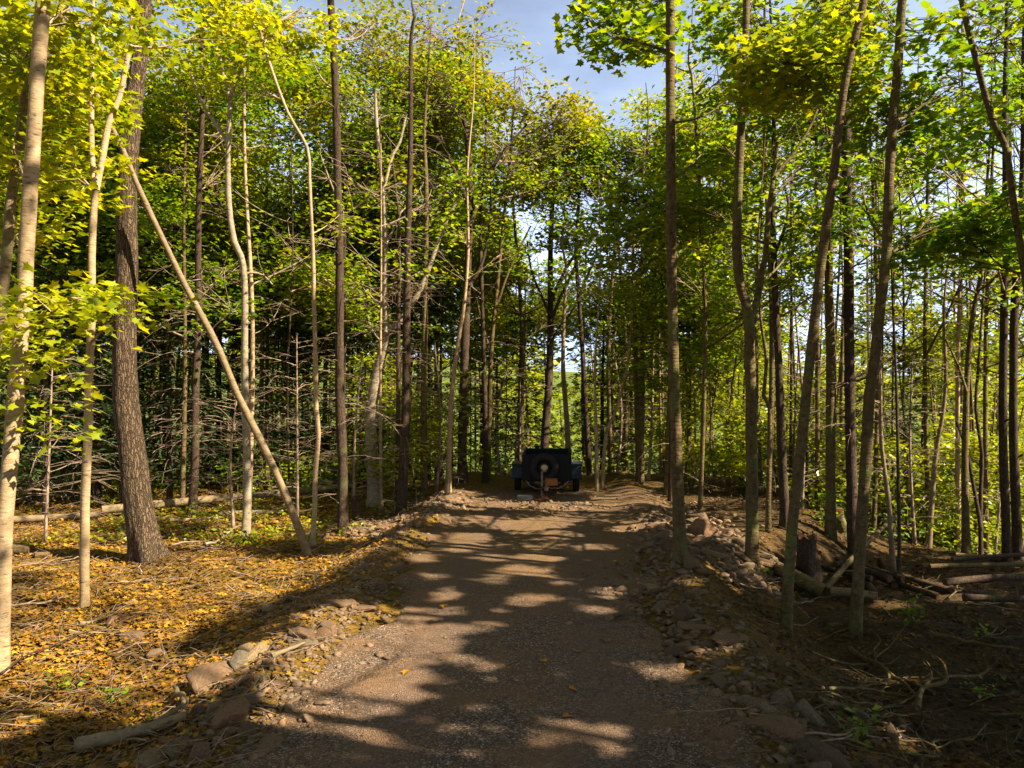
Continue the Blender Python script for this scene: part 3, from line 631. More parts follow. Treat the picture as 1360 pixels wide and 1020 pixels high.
tree('birch_tree', 'stout peeling birch forked high up, left of two dark conifers', [(497, 671), (495, 620), (492, 570), (497, 516), (506, 475), (514, 441)], 20, 14, 'birch', extend=False, k=16, wob=0.05, tone='green',
     limbs=[([(514, 443), (511, 391), (512, 338), (511, 287), (507, 237), (501, 176), (498, 120)], 9, 4), ([(514, 443), (535, 421), (555, 391), (570, 355), (590, 300), (610, 260)], 9, 4), ([(509, 255), (516, 225), (523, 203), (531, 189), (540, 150)], 5, 3), ([(514, 322), (525, 300), (535, 274)], 4, 2)],
     blobs=[(500, 150, 60, 50, 0.8, 24), (470, 250, 50, 40, 0.6, 18), (560, 260, 50, 40, 1.0, 18), (500, 340, 50, 30, 1.5, 10)])
tree('spruce_tree', 'tall black conifer pole with many short bare twigs, centre left', [(533, 670), (536, 610), (539, 543), (540, 441), (541, 338), (545, 203), (546, 51)], 16, 6, 'dark', d=15.1, top=10.2, dead=(0.8, 9.4, 80, 1.0), wob=0.04, tone='olive', auto=(8.6, 10.5, 1.0, 4, 9))
tree('spruce_tree', 'slimmer dark conifer pole close behind the tall black one', [(527, 664), (529, 560), (529, 441), (530, 300)], 8, 5, 'dark', d=16.4, top=8, dead=(0.8, 6, 40, 1.0), tone='spruce')
tree('tree', 'light grey trunk right of the two dark conifer poles', [(563, 658), (563, 509), (565, 374), (566, 250)], 12, 7, 'olive', d=17, tone='green', auto=(4.5, 9.5, 2.0, 7, 16))
tree('sapling', 'pale thin sunlit stem curving up beside the mound, left of the brown oak', [(595, 651), (597, 590), (599, 536), (605, 480), (616, 408), (622, 330)], 9, 4, 'pale', d=16.8, tone='green', auto=(5, 8.5, 1.5, 5, 12))
tree('oak_tree', 'big leafy oak with brown trunk and olive yellow crown behind the mound', [(614, 645), (614, 600), (615, 543), (617, 475), (622, 340), (625, 277), (622, 200)], 15, 9, 'dark', d=18.6, top=11, tone='olive', size=0.12, nper=26, rad=0.5,
     limbs=[([(624, 300), (645, 240), (670, 200), (700, 165)], 6, 3), ([(625, 280), (605, 230), (585, 180), (575, 120)], 6, 3), ([(623, 380), (640, 350), (650, 300), (652, 240)], 5, 2)],
     blobs=[(560, 50, 80, 70, 0.5, 60), (640, 50, 60, 60, 1, 60), (690, 85, 40, 40, .5, 34), (745, 140, 40, 30, .5, 26), (665, 30, 30, 36, 0, 20), (795, 175, 36, 26, 1, 16), (600, 140, 90, 60, 0, 60), (690, 120, 55, 60, 1, 50), (545, 160, 70, 60, 1, 45), (660, 200, 80, 50, 0, 50), (740, 180, 60, 60, 1, 45), (770, 150, 40, 30, 1.2, 16), (580, 250, 70, 50, 1, 36), (700, 250, 50, 30, 1, 20), (480, 60, 60, 60, 1.5, 34), (640, 0, 50, 50, 1, 30), (770, 235, 40, 30, 0.5, 14), (650, 290, 50, 26, 0.5, 16)])
tree('tree', 'slim dark stem right of the brown oak trunk, rising from the mound edge', [(644, 645), (644, 543), (640, 391), (638, 300)], 9, 5, 'dark', d=19, tone='green', auto=(5, 9, 1.6, 5, 14), dead=(1, 5, 20, .8))
tree('tree', 'grey forked stem standing left of the parked trailer', [(648, 640), (650, 543), (653, 458), (661, 374), (668, 300)], 9, 5, 'olive', d=19.6, tone='green', limbs=[([(652, 470), (640, 430), (628, 380), (615, 340)], 4, 2), ([(656, 420), (672, 370), (690, 330), (705, 300)], 4, 2)], auto=(6.5, 9, 1.8, 4, 8))
tree('tree', 'dark airy tree rising directly behind the parked trailer', [(722, 630), (724, 577), (729, 509), (731, 441), (731, 340), (733, 290), (735, 240)], 14, 6, 'dark', d=21.5, tone='olive', top=9.2, size=0.10,
     limbs=[([(731, 430), (742, 400), (756, 370), (765, 350), (775, 320)], 5, 2), ([(731, 420), (718, 390), (706, 360), (700, 320)], 4, 2), ([(731, 400), (750, 360), (768, 330), (790, 290)], 5, 2), ([(730, 460), (742, 435), (755, 420), (764, 405)], 4, 2)],
     auto=(5.0, 9, 2.2, 9, 10))
tree('tree', 'thin dark stem with curved limbs just right of the airy tree', [(783, 645), (780, 577), (776, 509), (771, 425), (765, 340), (768, 280)], 9, 5, 'dark', d=20.5, tone='olive', top=8.6, limbs=[([(768, 400), (778, 370), (790, 345), (793, 320)], 4, 2)], auto=(6, 9, 2.0, 5, 5))
tree('tree', 'crooked brown stem behind the trailer with a sunlit split side', [(754, 630), (754, 577), (748, 492), (749, 425), (752, 360)], 10, 4, 'beige', d=20, tone='green', top=7.5, dead=(1, 5.5, 26, 1.0), auto=(5.2, 7.5, 1.4, 4, 6))
for i, (pts, w, bk, lab) in enumerate([
  ([(793, 641), (792, 577), (790, 492), (792, 450)], 6, 'pale', 'pale crooked sapling first to the right of the trailer'),
  ([(800, 638), (805, 577), (819, 543), (832, 492), (838, 440)], 6, 'pale', 'bright bare sapling slanting to the right beyond the trailer'),
  ([(849, 641), (846, 543), (844, 458), (842, 380)], 10, 'olive', 'straight olive trunk midway between trailer and tall grey maple'),
  ([(861, 644), (864, 600), (866, 543), (868, 470)], 5, 'pale', 'thin pale stem immediately right of the straight olive trunk'),
  ([(878, 645), (877, 560), (876, 500), (875, 420)], 5, 'beige', 'thin tan stem just left of the tall grey maple'),
  ([(934, 645), (933, 560), (930, 475), (926, 400)], 7, 'dark', 'dark thin stem against the bright lime saplings'),
  ([(983, 660), (985, 600), (988, 536), (990, 470)], 7, 'dark', 'dark stem touching the left side of the forked maple'),
  ([(921, 640), (915, 560), (912, 470), (915, 400)], 5, 'olive', 'slight olive stem close to the right of the tall grey maple'),
 ]):
    tree('sapling', lab, pts, w, w * 0.5, bk, d=17.5 + 0.7 * i if i < 5 else 18 + i * 0.5, tone='green' if i < 5 else 'lime', top=7.5, auto=(4.2, 7.6, 1.5, 4, 9), dead=(0.6, 4, 14, 0.7))
# ------------------------------------------------------------------ hero trees, right of the track
tree('maple_tree', 'tall straight grey maple at the right edge of the gravel track', [(905, 754), (903, 720), (901, 678), (898, 577), (895, 509), (893, 408), (892, 340), (891, 237), (890, 135), (890, 0)], 19, 13, 'olive', tone='green', kind='maple', size=0.125, k=16, wob=0.02, d=10.0,
     blobs=[(850, 0, 95, 34, 0.6, 14), (795, 45, 50, 30, 0.4, 8), (850, 62, 30, 20, 0.2, 3), (850, 150, 36, 18, 0.6, 7), (940, 50, 60, 50, 0.8, 24), (960, 130, 50, 40, 0.8, 16), (870, -60, 120, 60, 0.3, 22), (760, 25, 40, 30, 0.6, 4), (850, 60, 40, 34, .5, 5), (860, 165, 40, 30, .8, 12), (950, 200, 60, 50, 1.5, 22)])
tree('maple_tree', 'dark forked maple second to the right of the track', [(999, 745), (999, 682), (998, 577), (996, 475), (994, 418), (985, 384), (979, 345), (981, 237), (985, 152), (987, 101), (990, 58), (992, -20)], 19, 10, 'olive', tone='green', kind='maple', size=0.12, k=16, wob=0.02, d=10.9,
     limbs=[([(996, 420), (1005, 401), (1012, 360), (1017, 338), (1020, 287), (1028, 230), (1032, 189)], 10, 5), ([(1027, 238), (1040, 220), (1055, 203), (1079, 162), (1090, 130)], 5, 3)],
     blobs=[(980, 50, 60, 50, 0.5, 30), (1030, 130, 50, 50, 0.8, 24), (950, 190, 50, 40, 1, 18), (1050, 230, 50, 40, 1, 18), (960, 330, 40, 26, 1.2, 8), (1000, 20, 80, 50, 1, 30), (1040, 60, 60, 60, 1.5, 26), (940, 280, 50, 30, 2, 12), (1060, 320, 50, 40, 2, 14)])
tree('tree', 'slim tree with pale twisted fork between the forked maple and the curved olive one', [(1042, 705), (1042, 678), (1037, 577), (1034, 475), (1030, 408), (1028, 340), (1026, 280)], 14, 8, 'dark', tone='green', d=12.6, limbs=[([(1030, 335), (1043, 300), (1047, 270), (1040, 240)], 5, 3)], auto=(4.5, 9.5, 1.8, 7, 18))
tree('sapling', 'short thin stem with a broken top beside the dark forked maple', [(1021, 705), (1021, 640), (1022, 543), (1014, 526), (1018, 480), (1010, 420)], 9, 4, 'olive', tone='green', d=12.2, top=6.5, auto=(4, 6.5, 1.2, 4, 9))
tree('maple_tree', 'long curved olive trunk leaning right out of the dark brush', [(1043, 805), (1054, 678), (1062, 611), (1069, 543), (1076, 475), (1084, 408), (1091, 345), (1099, 287), (1110, 210), (1116, 152), (1127, 85), (1137, 44), (1150, -20)], 17, 11, 'olive', tone='lime', kind='maple', size=0.12, k=16, wob=0.02, d=9.0,
     blobs=[(1080, 85, 75, 40, 0.6, 10), (1125, 10, 70, 40, 0.5, 7), (1040, 90, 40, 30, 0.6, 10), (1120, 120, 36, 26, 1, 9)])
tree('tree', 'brown mossy trunk behind the curved olive one', [(1103, 700), (1103, 577), (1103, 475), (1101, 374), (1102, 300)], 15, 11, 'olive', tone='deep', d=13.0, auto=(4.5, 10, 2.2, 8, 22))
tree('spruce_tree', 'straight nearly black conifer trunk in the middle of the right side', [(1133, 718), (1132, 678), (1129, 543), (1128, 441), (1127, 338), (1124, 210), (1125, 61)], 17, 12, 'dark', tone='spruce', d=12.8, top=10, dead=(1.5, 6, 40, 1.1), auto=(6.5, 10, 1.5, 4, 20))
tree('maple_tree', 'smooth olive trunk leaning right beside the black conifer', [(1136, 792), (1145, 678), (1150, 611), (1155, 526), (1162, 475), (1169, 408), (1177, 338), (1182, 220), (1188, 135), (1194, 68), (1198, 0), (1202, -40)], 18, 12, 'olive', tone='deep', kind='maple', size=0.12, k=16, wob=0.02, d=9.3,
     blobs=[(1200, 40, 90, 60, 0.6, 44), (1180, 160, 60, 50, 1.0, 26), (1250, 120, 60, 50, 1.2, 26), (1240, 290, 70, 30, 1.2, 18), (1150, 250, 60, 50, 2, 22), (1220, 210, 60, 40, 2, 20), (1170, 330, 50, 30, 2, 12)])
tree('sapling', 'pale arching sapling right of the leaning olive trunk', [(1186, 730), (1181, 678), (1173, 610), (1170, 577), (1169, 492), (1165, 430)], 8, 4, 'beige', tone='deep', d=12.4, top=6, auto=(4.5, 6.3, 1.2, 3, 8), dead=(0.8, 4, 16, 0.8))
tree('sapling', 'thin dark upright pole in front of the log pile', [(1194, 745), (1194, 690), (1193, 640), (1192, 575), (1190, 500)], 6, 4, 'dark', tone='deep', d=11.4, top=7, auto=(4.8, 7.2, 1.2, 4, 9))
tree('sapling', 'leaning tan stem with a pale bare top above the log pile', [(1233, 720), (1242, 611), (1252, 550), (1256, 500)], 9, 5, 'beige', tone='green', d=14.5, top=6.5, dead=(1, 4.5, 24, 1.1), auto=(4.8, 6.6, 1.2, 3, 7))
tree('tree', 'pale grey trunk in front of the bright clearing on the right', [(1283, 728), (1282, 650), (1282, 577), (1285, 492), (1292, 420), (1305, 350)], 12, 6, 'olive', tone='green', d=13.6, top=8.5, limbs=[([(1284, 520), (1270, 480), (1255, 450)], 4, 2)], auto=(4.2, 8.6, 2.0, 7, 14))
tree('tree', 'twisted dark twin stem just right of the pale grey trunk', [(1303, 728), (1302, 670), (1304, 604), (1296, 540), (1300, 480)], 7, 4, 'dark', tone='green', d=14.4, top=7, limbs=[([(1303, 700), (1292, 640), (1284, 600), (1270, 560)], 6, 3)], auto=(4.5, 7.4, 1.5, 5, 10))
tree('tree', 'reddish brown straight trunk near the right picture edge', [(1337, 728), (1336, 685), (1332, 577), (1333, 441), (1335, 340), (1336, 250)], 13, 10, 'dark', tone='deep', d=12.9, auto=(4.2, 10, 2.2, 8, 24))
tree('tree', 'black trunk paired with the reddish brown one at the right edge', [(1351, 728), (1350, 700), (1346, 578), (1346, 485), (1348, 400)], 14, 11, 'dark', tone='deep', d=13.4, auto=(4.6, 9, 1.8, 5, 16))
tree('maple_tree', 'thin maple bending left into the top right corner', [(1400, 850), (1385, 560), (1366, 400), (1357, 338), (1346, 270), (1340, 220), (1333, 189), (1319, 162), (1302, 101), (1289, 51), (1279, 10), (1272, -40)], 13, 8, 'olive', tone='deep', kind='maple', size=0.12, d=9.0, wob=0.02,
     blobs=[(1320, 60, 80, 60, 0.3, 34), (1300, 180, 60, 50, 1.0, 24), (1340, 270, 50, 40, 0.5, 16), (1300, 330, 60, 24, 1.4, 9)])
# dead standing twiggy saplings of the thicket
for i, (px, dd, h, lab) in enumerate([(60, 12.5, 3.2, 'bare twiggy dead sapling behind the pale tree at the left edge'), (310, 13.6, 2.6, 'bare dead sapling with spidery twigs beside the silvery birch'),
   (395, 14.5, 3.6, 'grey dead sapling under the bowing pale stem'), (470, 15.2, 3.2, 'dead twiggy sapling between brown conifer and peeling birch'), (580, 17.4, 3.4, 'dead twiggy sapling beside the left end of the mound'),
   (665, 20.5, 3.0, 'tangled bare bush left of the trailer'), (690, 21, 2.6, 'tangled bare bush touching the trailer from behind'), (820, 20.5, 3.4, 'bare dead bush behind the right end of the mound'),
   (950, 19, 4.2, 'bare bush in front of the lime saplings'), (1065, 15, 3.2, 'pale bare bush behind the curved olive trunk'), (1215, 14.5, 3.6, 'bare spidery bush over the log pile'), (1320, 15, 2.6, 'bare twigs standing in the bright clearing')]):
    gx = (px - CX) / F * dd; gz = tz(gx, dd); py = CY + F * (H - gz) / dd
    hp = F * h / dd
    tree('dead_sapling', lab, [(px, py), (px + random.uniform(-8, 8), py - hp * .5), (px + random.uniform(-16, 16), py - hp)], 5, 2, 'twig', d=dd, extend=False, cat='dead sapling', dead=(gz + 0.2, gz + h * 0.95, 40, 1.1, 1, 0.008, -0.1), k=6)

# ------------------------------------------------------------------ spruces in the understorey
for i, (px, dd, z0, top, L, lab) in enumerate([
  (60, 15, 1.0, 6.0, 1.7, 'dark leafy spruce in deep shade behind the leftmost trees'), (130, 17, 0.6, 6.6, 1.8, 'dark spruce between the forked sapling and the thick furrowed tree'),
  (225, 17, 0.6, 5.4, 1.6, 'dark spruce showing just right of the thick furrowed tree'), (355, 18.5, 1.2, 6.4, 1.7, 'dark spruce behind the silvery birch'), (20, 17.5, 0.6, 5.8, 1.8, 'dark spruce furthest to the left in the thicket'),
  (480, 19.5, 0.8, 5.4, 1.6, 'low dark spruce behind the peeling birch'), (585, 21, 1.0, 5.0, 1.6, 'small spruce behind the left end of the mound'), (690, 24, 0.0, 5.2, 2.0, 'bushy spruce rising left behind the trailer'),
  (640, 25, 0.0, 4.6, 1.8, 'half hidden spruce behind the grey forked stem'), (800, 24, -0.6, 5.2, 2.1, 'black spruce behind the pale saplings right of the trailer'), (850, 23, -0.8, 4.6, 1.9, 'broad dark spruce behind the straight olive trunk'),
  (1070, 17, -1.2, 3.0, 1.7, 'low black spruce behind the curved olive trunk'), (1170, 18, -1.2, 4.2, 2.0, 'black spruce behind the log pile, with open top'), (1225, 18.5, -1.2, 3.4, 1.9, 'wide dark spruce bough mass left of the bright clearing'),
  (420, 21, 0.6, 6.0, 1.8, 'dim spruce between the birch and brown conifer'), (290, 20.5, 0.6, 5.6, 1.8, 'dim spruce behind the leaning pole'), (175, 21, 0.6, 6.5, 2.0, 'tall dim spruce hidden behind the furrowed tree'), (545, 24, 0.4, 5.4, 1.8, 'dim spruce behind the two dark conifer poles'), (905, 26, -1.0, 3.0, 1.8, 'low spruce behind the tall grey maple')]):
    gx = (px - CX) / F * dd; gz = tz(gx, dd); py = CY + F * (H - gz) / dd; pt = CY - F * (top - H) / dd
    tree('spruce_tree', lab, [(px, py), (px, (py + pt) / 2), (px + 3, pt)], 9, 2, 'dark', d=dd, extend=False, tone='spruce', k=6, spruce=(gz + 0.4 + max(0, z0), top, L, 0.3, 6, 0.9), dead=(gz + 0.3, gz + 2.6, 24, 1.0))

# ------------------------------------------------------------------ thicket of thinner trees behind
ZONES = [(-60, 210, 'far left behind the furrowed tree'), (210, 470, 'behind the leaning pole'), (470, 680, 'behind the peeling birch'), (680, 880, 'behind the trailer'), (880, 1060, 'among the lime saplings'), (1060, 1240, 'behind the log pile'), (1240, 1420, 'in the bright clearing on the right')]
FORM = ['straight dark stem', 'thin grey stem', 'pale slim stem', 'leaning brown stem', 'crooked olive stem']
def add_filler(px, dd, h, w, bk, form, tone, z0, RR, nb, m, dead=None, lean=0.0):
    zone = [z for z in ZONES if z[0] <= px < z[1]]; zone = zone[0][2] if zone else ZONES[0][2] if px < 0 else ZONES[-1][2]
    gx = (px - CX) / F * dd; gz = tz(gx, dd); py = CY + F * (H - gz) / dd; pt = CY - F * (h - H) / dd
    q = random.uniform(-6, 6)
    pts = [(px, py), (px + lean * 0.3 + q, py * .66 + pt * .34), (px + lean * 0.6 - q * 0.6, py * .33 + pt * .67), (px + lean, pt)]
    tree('thicket_tree', f'{form} in the thicket {zone}', pts, w, w * 0.35, bk, d=dd, extend=False, tone=tone, size=0.13 if dd < 24 else 0.16, k=6, auto=(z0, h + 0.6, RR, nb, m), dead=dead, group=f'{form}s in the thicket {zone}', nper=32, rad=0.55)
taken = []
for i in range(106):
    for _ in range(30):
        px = random.uniform(-50, 1410); dd = random.uniform(14.5, 31)
        if px < 560 and dd < 15.5: continue
        if 590 < px < 880 and dd < 22: continue
        if all(abs(px - a) > 9 or abs(dd - b) > 2.5 for a, b in taken): break
    taken.append((px, dd))
    ctr = 660 < px < 860
    h = random.uniform(7.5, 11.5) if not ctr else random.uniform(5.5, 7.5)
    if px > 1130: h = random.uniform(6.5, 10.5)
    k = random.randrange(5)
    bk = ['dark', 'olive', 'pale', 'dark', 'olive'][k]
    right = px > 880
    tone = random.choice(['lime', 'lime', 'green']) if right and dd > 17 else random.choice(['green', 'green', 'olive', 'deep' if px < 1000 else 'green'])
    z0 = (2.2 if right and dd > 18 else 3.6) + random.uniform(-.4, 1.2)
    add_filler(px, dd, h, random.uniform(4, 9) * 16 / dd, bk, FORM[k], tone, z0, random.uniform(1.6, 2.6), 10 if not ctr else 8, 16 if not ctr else 10, dead=(0.6, 4.5, 12, 0.9) if not right else (0, 2.5, 8, 0.9), lean=random.uniform(-25, 25) if k in (3, 4) else random.uniform(-6, 6))

for i, (px, dd, h, tone) in enumerate([(930, 15, 9.5, 'green'), (1010, 17, 10, 'green'), (1085, 16, 9.5, 'lime'), (1160, 15.5, 9.5, 'green'), (1235, 16, 9, 'lime'), (1310, 15, 9, 'green'), (1390, 15, 9, 'green'), (880, 21, 9.5, 'green'), (830, 22, 8.6, 'green'), (965, 22, 11, 'lime'), (1120, 22, 11, 'green'), (1270, 22, 10.5, 'lime'), (1350, 20, 10, 'green'), (852, 18.5, 9.2, 'green'), (812, 20.5, 8.6, 'green'), (885, 17, 9, 'green'), (690, 23, 9.5, 'olive'), (580, 23, 12, 'olive'), (520, 21, 11.5, 'green'), (430, 20, 11, 'green'), (345, 19, 10.5, 'lime'), (270, 20, 11, 'green'), (200, 18, 10, 'green'), (110, 18, 10, 'lime'), (30, 17, 9.5, 'green')]):
    zone = [z for z in ZONES if z[0] <= px < z[1]][0][2]
    gx = (px - CX) / F * dd; gz = tz(gx, dd); py = CY + F * (H - gz) / dd; pt = CY - F * (h - 1.5 - H) / dd
    tree('maple_tree', f'tall leafy maple in the thicket {zone}', [(px, py), (px + random.uniform(-7, 7), (py + pt) / 2), (px + random.uniform(-14, 14), pt)], 8, 4, 'olive', d=dd, top=h + .5, k=8, tone=tone, size=.13, auto=(3.4, h, 2.8, 14, 34 if px > 850 else 24), group=f'tall leafy maples in the thicket {zone}', nper=34, rad=.55)
for i in range(64):
    px = random.choice([random.uniform(-40, 560), random.uniform(880, 1400), random.uniform(900, 1400)]); dd = random.uniform(15.5, 26)
    if px < 560: dd = random.uniform(17, 26)
    rt = px > 800
    h = random.uniform(2.2, 6.0); zone = [z for z in ZONES if z[0] <= px < z[1]]; zone = zone[0][2] if zone else (ZONES[0][2] if px < 0 else ZONES[-1][2])
    gx = (px - CX) / F * dd; gz = tz(gx, dd); py = CY + F * (H - gz) / dd; hp = F * h / dd
    tree('leafy_sapling', f'low leafy sapling in the thicket {zone}', [(px, py), (px + random.uniform(-9, 9), py - hp * .5), (px + random.uniform(-15, 15), py - hp)], 4, 2, 'olive', d=dd, extend=False, tone='lime' if rt else random.choice(['green', 'lime']), size=.12, k=6, auto=(gz + .5, gz + h, 1.3, 6, 10 if rt else 7), group=f'low leafy saplings in the thicket {zone}', cat='sapling', nper=28, rad=.42)
# ------------------------------------------------------------------ trees added around the camera to shade the ground and block sky light
for i, (x, y, h, z0, RR, nb, m, tone) in enumerate([
   (4.6, 3.2, 11, 4.6, 2.4, 9, 34, 'green'), (6.6, 1.0, 13, 4.5, 2.7, 11, 36, 'deep'), (7.8, 4.6, 14, 4.2, 2.8, 13, 38, 'deep'), (9.8, 6.0, 10.5, 3.8, 2.8, 10, 32, 'deep'),
   (9.4, 1.8, 14.5, 3.8, 3.0, 14, 34, 'green'), (11.8, 4.4, 12, 3.6, 3.0, 12, 32, 'green'), (5.6, -1.8, 11, 4.6, 2.6, 8, 28, 'green'), (12.8, 9.0, 9, 3.2, 2.4, 7, 20, 'deep'),
   (-6.8, 4.6, 9, 4.4, 1.8, 5, 14, 'yellow'), (-3.6, -2.0, 10, 5, 2.2, 6, 20, 'green'), (2.2, -2.4, 11, 6, 2.4, 7, 24, 'green'),
   (8.6, -5.5, 12, 4.0, 3.2, 10, 30, 'deep'), (3.4, -7.5, 12, 4.0, 3.2, 10, 30, 'green'), (-3.4, -7.5, 12, 4.0, 3.2, 10, 30, 'green'), (-8.6, -4.5, 11, 3.6, 3.0, 9, 28, 'green'), (-10.2, 1.6, 11, 3.6, 3.0, 9, 28, 'green'), (13.6, -1.5, 12, 3.4, 3.2, 10, 30, 'deep'), (15.8, 6.4, 8.5, 3.0, 2.8, 7, 20, 'deep'), (-12.0, 7.5, 10, 3.0, 2.8, 8, 26, 'green'),
   (7.6, 6.6, 9.5, 5.4, 2.2, 7, 26, 'deep'), (3.2, 3.4, 12, 7.0, 2.6, 9, 34, 'green'), (0, -12.5, 12, 3, 3.4, 10, 30, 'green')]):
    side = 'right' if x > 0 else 'left'
    nm = ['nearest added shade maple overhanging the track from the right', 'second added leafy shade maple beside the camera spot', 'broad added maple shading the dark brush', 'broad added shade maple outside the right picture edge', 'tall added maple shading the near gravel', 'outermost tall added shade maple of the right side', 'added shade maple behind the viewpoint to the right', 'added shade maple beyond the outer end of the log pile', 'young yellow added shade maple outside the left picture edge', 'added shade maple behind the viewpoint to the left', 'added shade maple whose crown closes over the track behind', 'wide added shade maple behind the viewpoint, outer right', 'added shade maple behind the viewpoint beside the track, east', 'added shade maple behind the viewpoint beside the track, west', 'wide added shade maple behind the viewpoint, outer left', 'leafy added shade maple outside the left edge, level with the camera', 'far wide added shade maple right of the camera spot', 'far wide added shade maple right of the log pile', 'leafy added shade maple outside the left edge beyond the forked sapling', 'high crowned added shade maple over the dark brush', 'high crowned added shade maple right at the gravel edge near the viewpoint', 'added shade maple closing the track far behind the viewpoint'][i]
    gz = tz(x, y); root = empty('maple_tree', (x, y, gz)); tag(root, nm, 'tree')
    path = catmull([np.array([x, y, gz - 0.2]), np.array([x + .1, y, gz + h * .3]), np.array([x - .1, y + .1, gz + h * .65]), np.array([x, y, gz + h])], 0.3)
    mb = MB(); V, T = trunk_mesh(path, np.linspace(0.12, 0.02, len(path)), 10, 0.05, 0.4, i); mb.add(V, T); mb.build('trunk', BARK['olive'], root, (x, y, gz))
    bl = []
    for b in range(nb):
        z = random.uniform(z0, h); a = random.uniform(0, 6.28); q = RR * random.uniform(0.2, 1) * (1 - 0.4 * (z - z0) / (h - z0)); r_ = RR * random.uniform(0.4, 0.6)
        bl.append(((x + math.cos(a) * q, y + math.sin(a) * q, z), (r_, r_, r_ * .6), m))
    cm = MB(); blob_crown(cm, path, bl, 0.19, 'rh', 32, 0.6); cm.build('crown', [LEAF[tone], BARK['olive']], root, (x, y, gz))

# ------------------------------------------------------------------ the wood in the distance
def distant():
    cm = MB(); n = 0
    for i in range(150):
        y = random.uniform(31, 62); x = random.uniform(-0.85, 0.85) * y; gz = tz(x, y)
        u = CX + F * x / y
        ctr = math.exp(-((u - 740) / 90) ** 2); hh = random.uniform(10, 16) * (1 - 0.25 * ctr) if u < 1080 else random.uniform(5, 9) + 0.07 * y
        path = catmull([np.array([x, y, gz - .3]), np.array([x + random.uniform(-.4, .4), y, gz + hh * .5]), np.array([x, y, gz + hh])], 1.0)
        V, T = tubes(path, np.linspace(0.13, 0.03, len(path)), 5); cm.add(V, T, 1)
        m = 46; z = rng.uniform(0.25, 1, m) ** 0.8; rr = 2.6 * (1.15 - z * 0.8) * np.sqrt(rng.uniform(0.05, 1, m)); a = rng.uniform(0, 6.28, m)
        C = np.stack([x + rr * np.cos(a), y + rr * np.sin(a), gz + z * hh], 1)
        sprays(cm, C, 16, 0.75, 0.30)
    o = cm.build('distant_wood', [LEAF['lime'], BARK['olive']]); tag(o, 'sunlit yellow green wood closing the view beyond the thicket', 'wood', None, 'stuff')
distant()
def undergrowth():
    cm = MB()
    m = 1500; y = rng.uniform(14.5, 34, m); u = rng.uniform(-60, 1420, m); x = (u - CX) / F * y
    ok = ~((u > 560) & (u < 900) & (y < 21)) & ~((u > 880) & (u < 1040) & (y < 17)) & ~((u < 520) & (y < 16.5)); x, y = x[ok], y[ok]
    z = terrain(x, y); C = np.stack([x, y, z + rng.uniform(0.1, 0.9, len(x)) * np.where(x > 3, 1.2, 1)], 1)
    A = np.stack([x, y, z], 1); V, T = tubes(twig_path(A, C + [0, 0, 0.1], 4, 0.2), np.full((len(A), 4), 0.006), 3, False); cm.add(V, T, 1)
    sprays(cm, C, 24, 0.45, 0.12, 'rh', 0, 0.8)
    tag(cm.build('undergrowth', [LEAF['green'], BARK['twig']]), 'low leafy undergrowth under the thicket', 'undergrowth', None, 'stuff')
undergrowth()


# ------------------------------------------------------------------ stones
def ico(sub):
    import bmesh
    bm = bmesh.new(); bmesh.ops.create_icosphere(bm, subdivisions=sub, radius=1)
    V = np.array([v.co[:] for v in bm.verts]); T = np.array([[v.index for v in f.verts] for f in bm.faces]); bm.free()
    return V, T
ICO = {s: ico(s) for s in (1, 2, 4)}
def stone(sub, nplanes=11, noise_a=0.03, flat=0.6):
    V, T = ICO[sub]; n = unit(rng.normal(0, 1, (nplanes, 3))); d = rng.uniform(0.42, 0.85, nplanes)
    dots = V @ n.T; r = np.min(np.where(dots > 0.05, d / np.maximum(dots, 0.05), 9), axis=1); r = np.minimum(r, 1.15)
    r = r * (1 + noise_a * fbm(V[:, 0] * 3 + V[:, 2] * 2, V[:, 1] * 3 - V[:, 2], int(rng.integers(1, 999))) * 2)
    Q = V * r[:, None] * [rng.uniform(0.9, 1.25), rng.uniform(0.65, 0.95), rng.uniform(flat * 0.7, flat * 1.2)]
    return Q, T
def roadz(x, y):
    u = (x - road_c(np.clip(y, 0, 22))) / 1.6
    return terrain(x, y) + 0.03 * np.clip(1 - u * u, 0, 1)
ROCKS = []
for i in range(16):
    Q, T = stone(4, 9 + i % 4, 0.03, 0.5 if i % 3 else 0.75); Q = Q * 1.25
    mb = MB(); mb.add(Q, T); o = mb.build('rock', M_rock, smooth=True); o.data.use_fake_user = False; ROCKS.append(o.data); bpy.data.objects.remove(o)
def rock(px, py, size, label, group=None, sc=(1, 1, 1), tilt=0.25, name='rock', sink=0.16, rot=None, v=None):
    x, y, z = ground_at(px, py)
    return rock_xy(x, y, size, label, group, sc, tilt, name, sink, rot, v)
def rock_xy(x, y, size, label, group=None, sc=(1, 1, 1), tilt=0.25, name='rock', sink=0.12, rot=None, v=None):
    o = bpy.data.objects.new(name, ROCKS[random.randrange(16) if v is None else v]); col.objects.link(o)
    z = tz(x, y)
    if group: size *= 0.85; sink = 0.28
    o.location = (x, y, z + size * 0.5 * (0.32 - sink)); s = size * 0.5; o.scale = (s * sc[0], s * sc[1], s * sc[2])
    o.rotation_euler = (random.uniform(-tilt, tilt), random.uniform(-tilt, tilt), random.uniform(0, 6.28) if rot is None else rot)
    tag(o, label, 'rock', group); return o
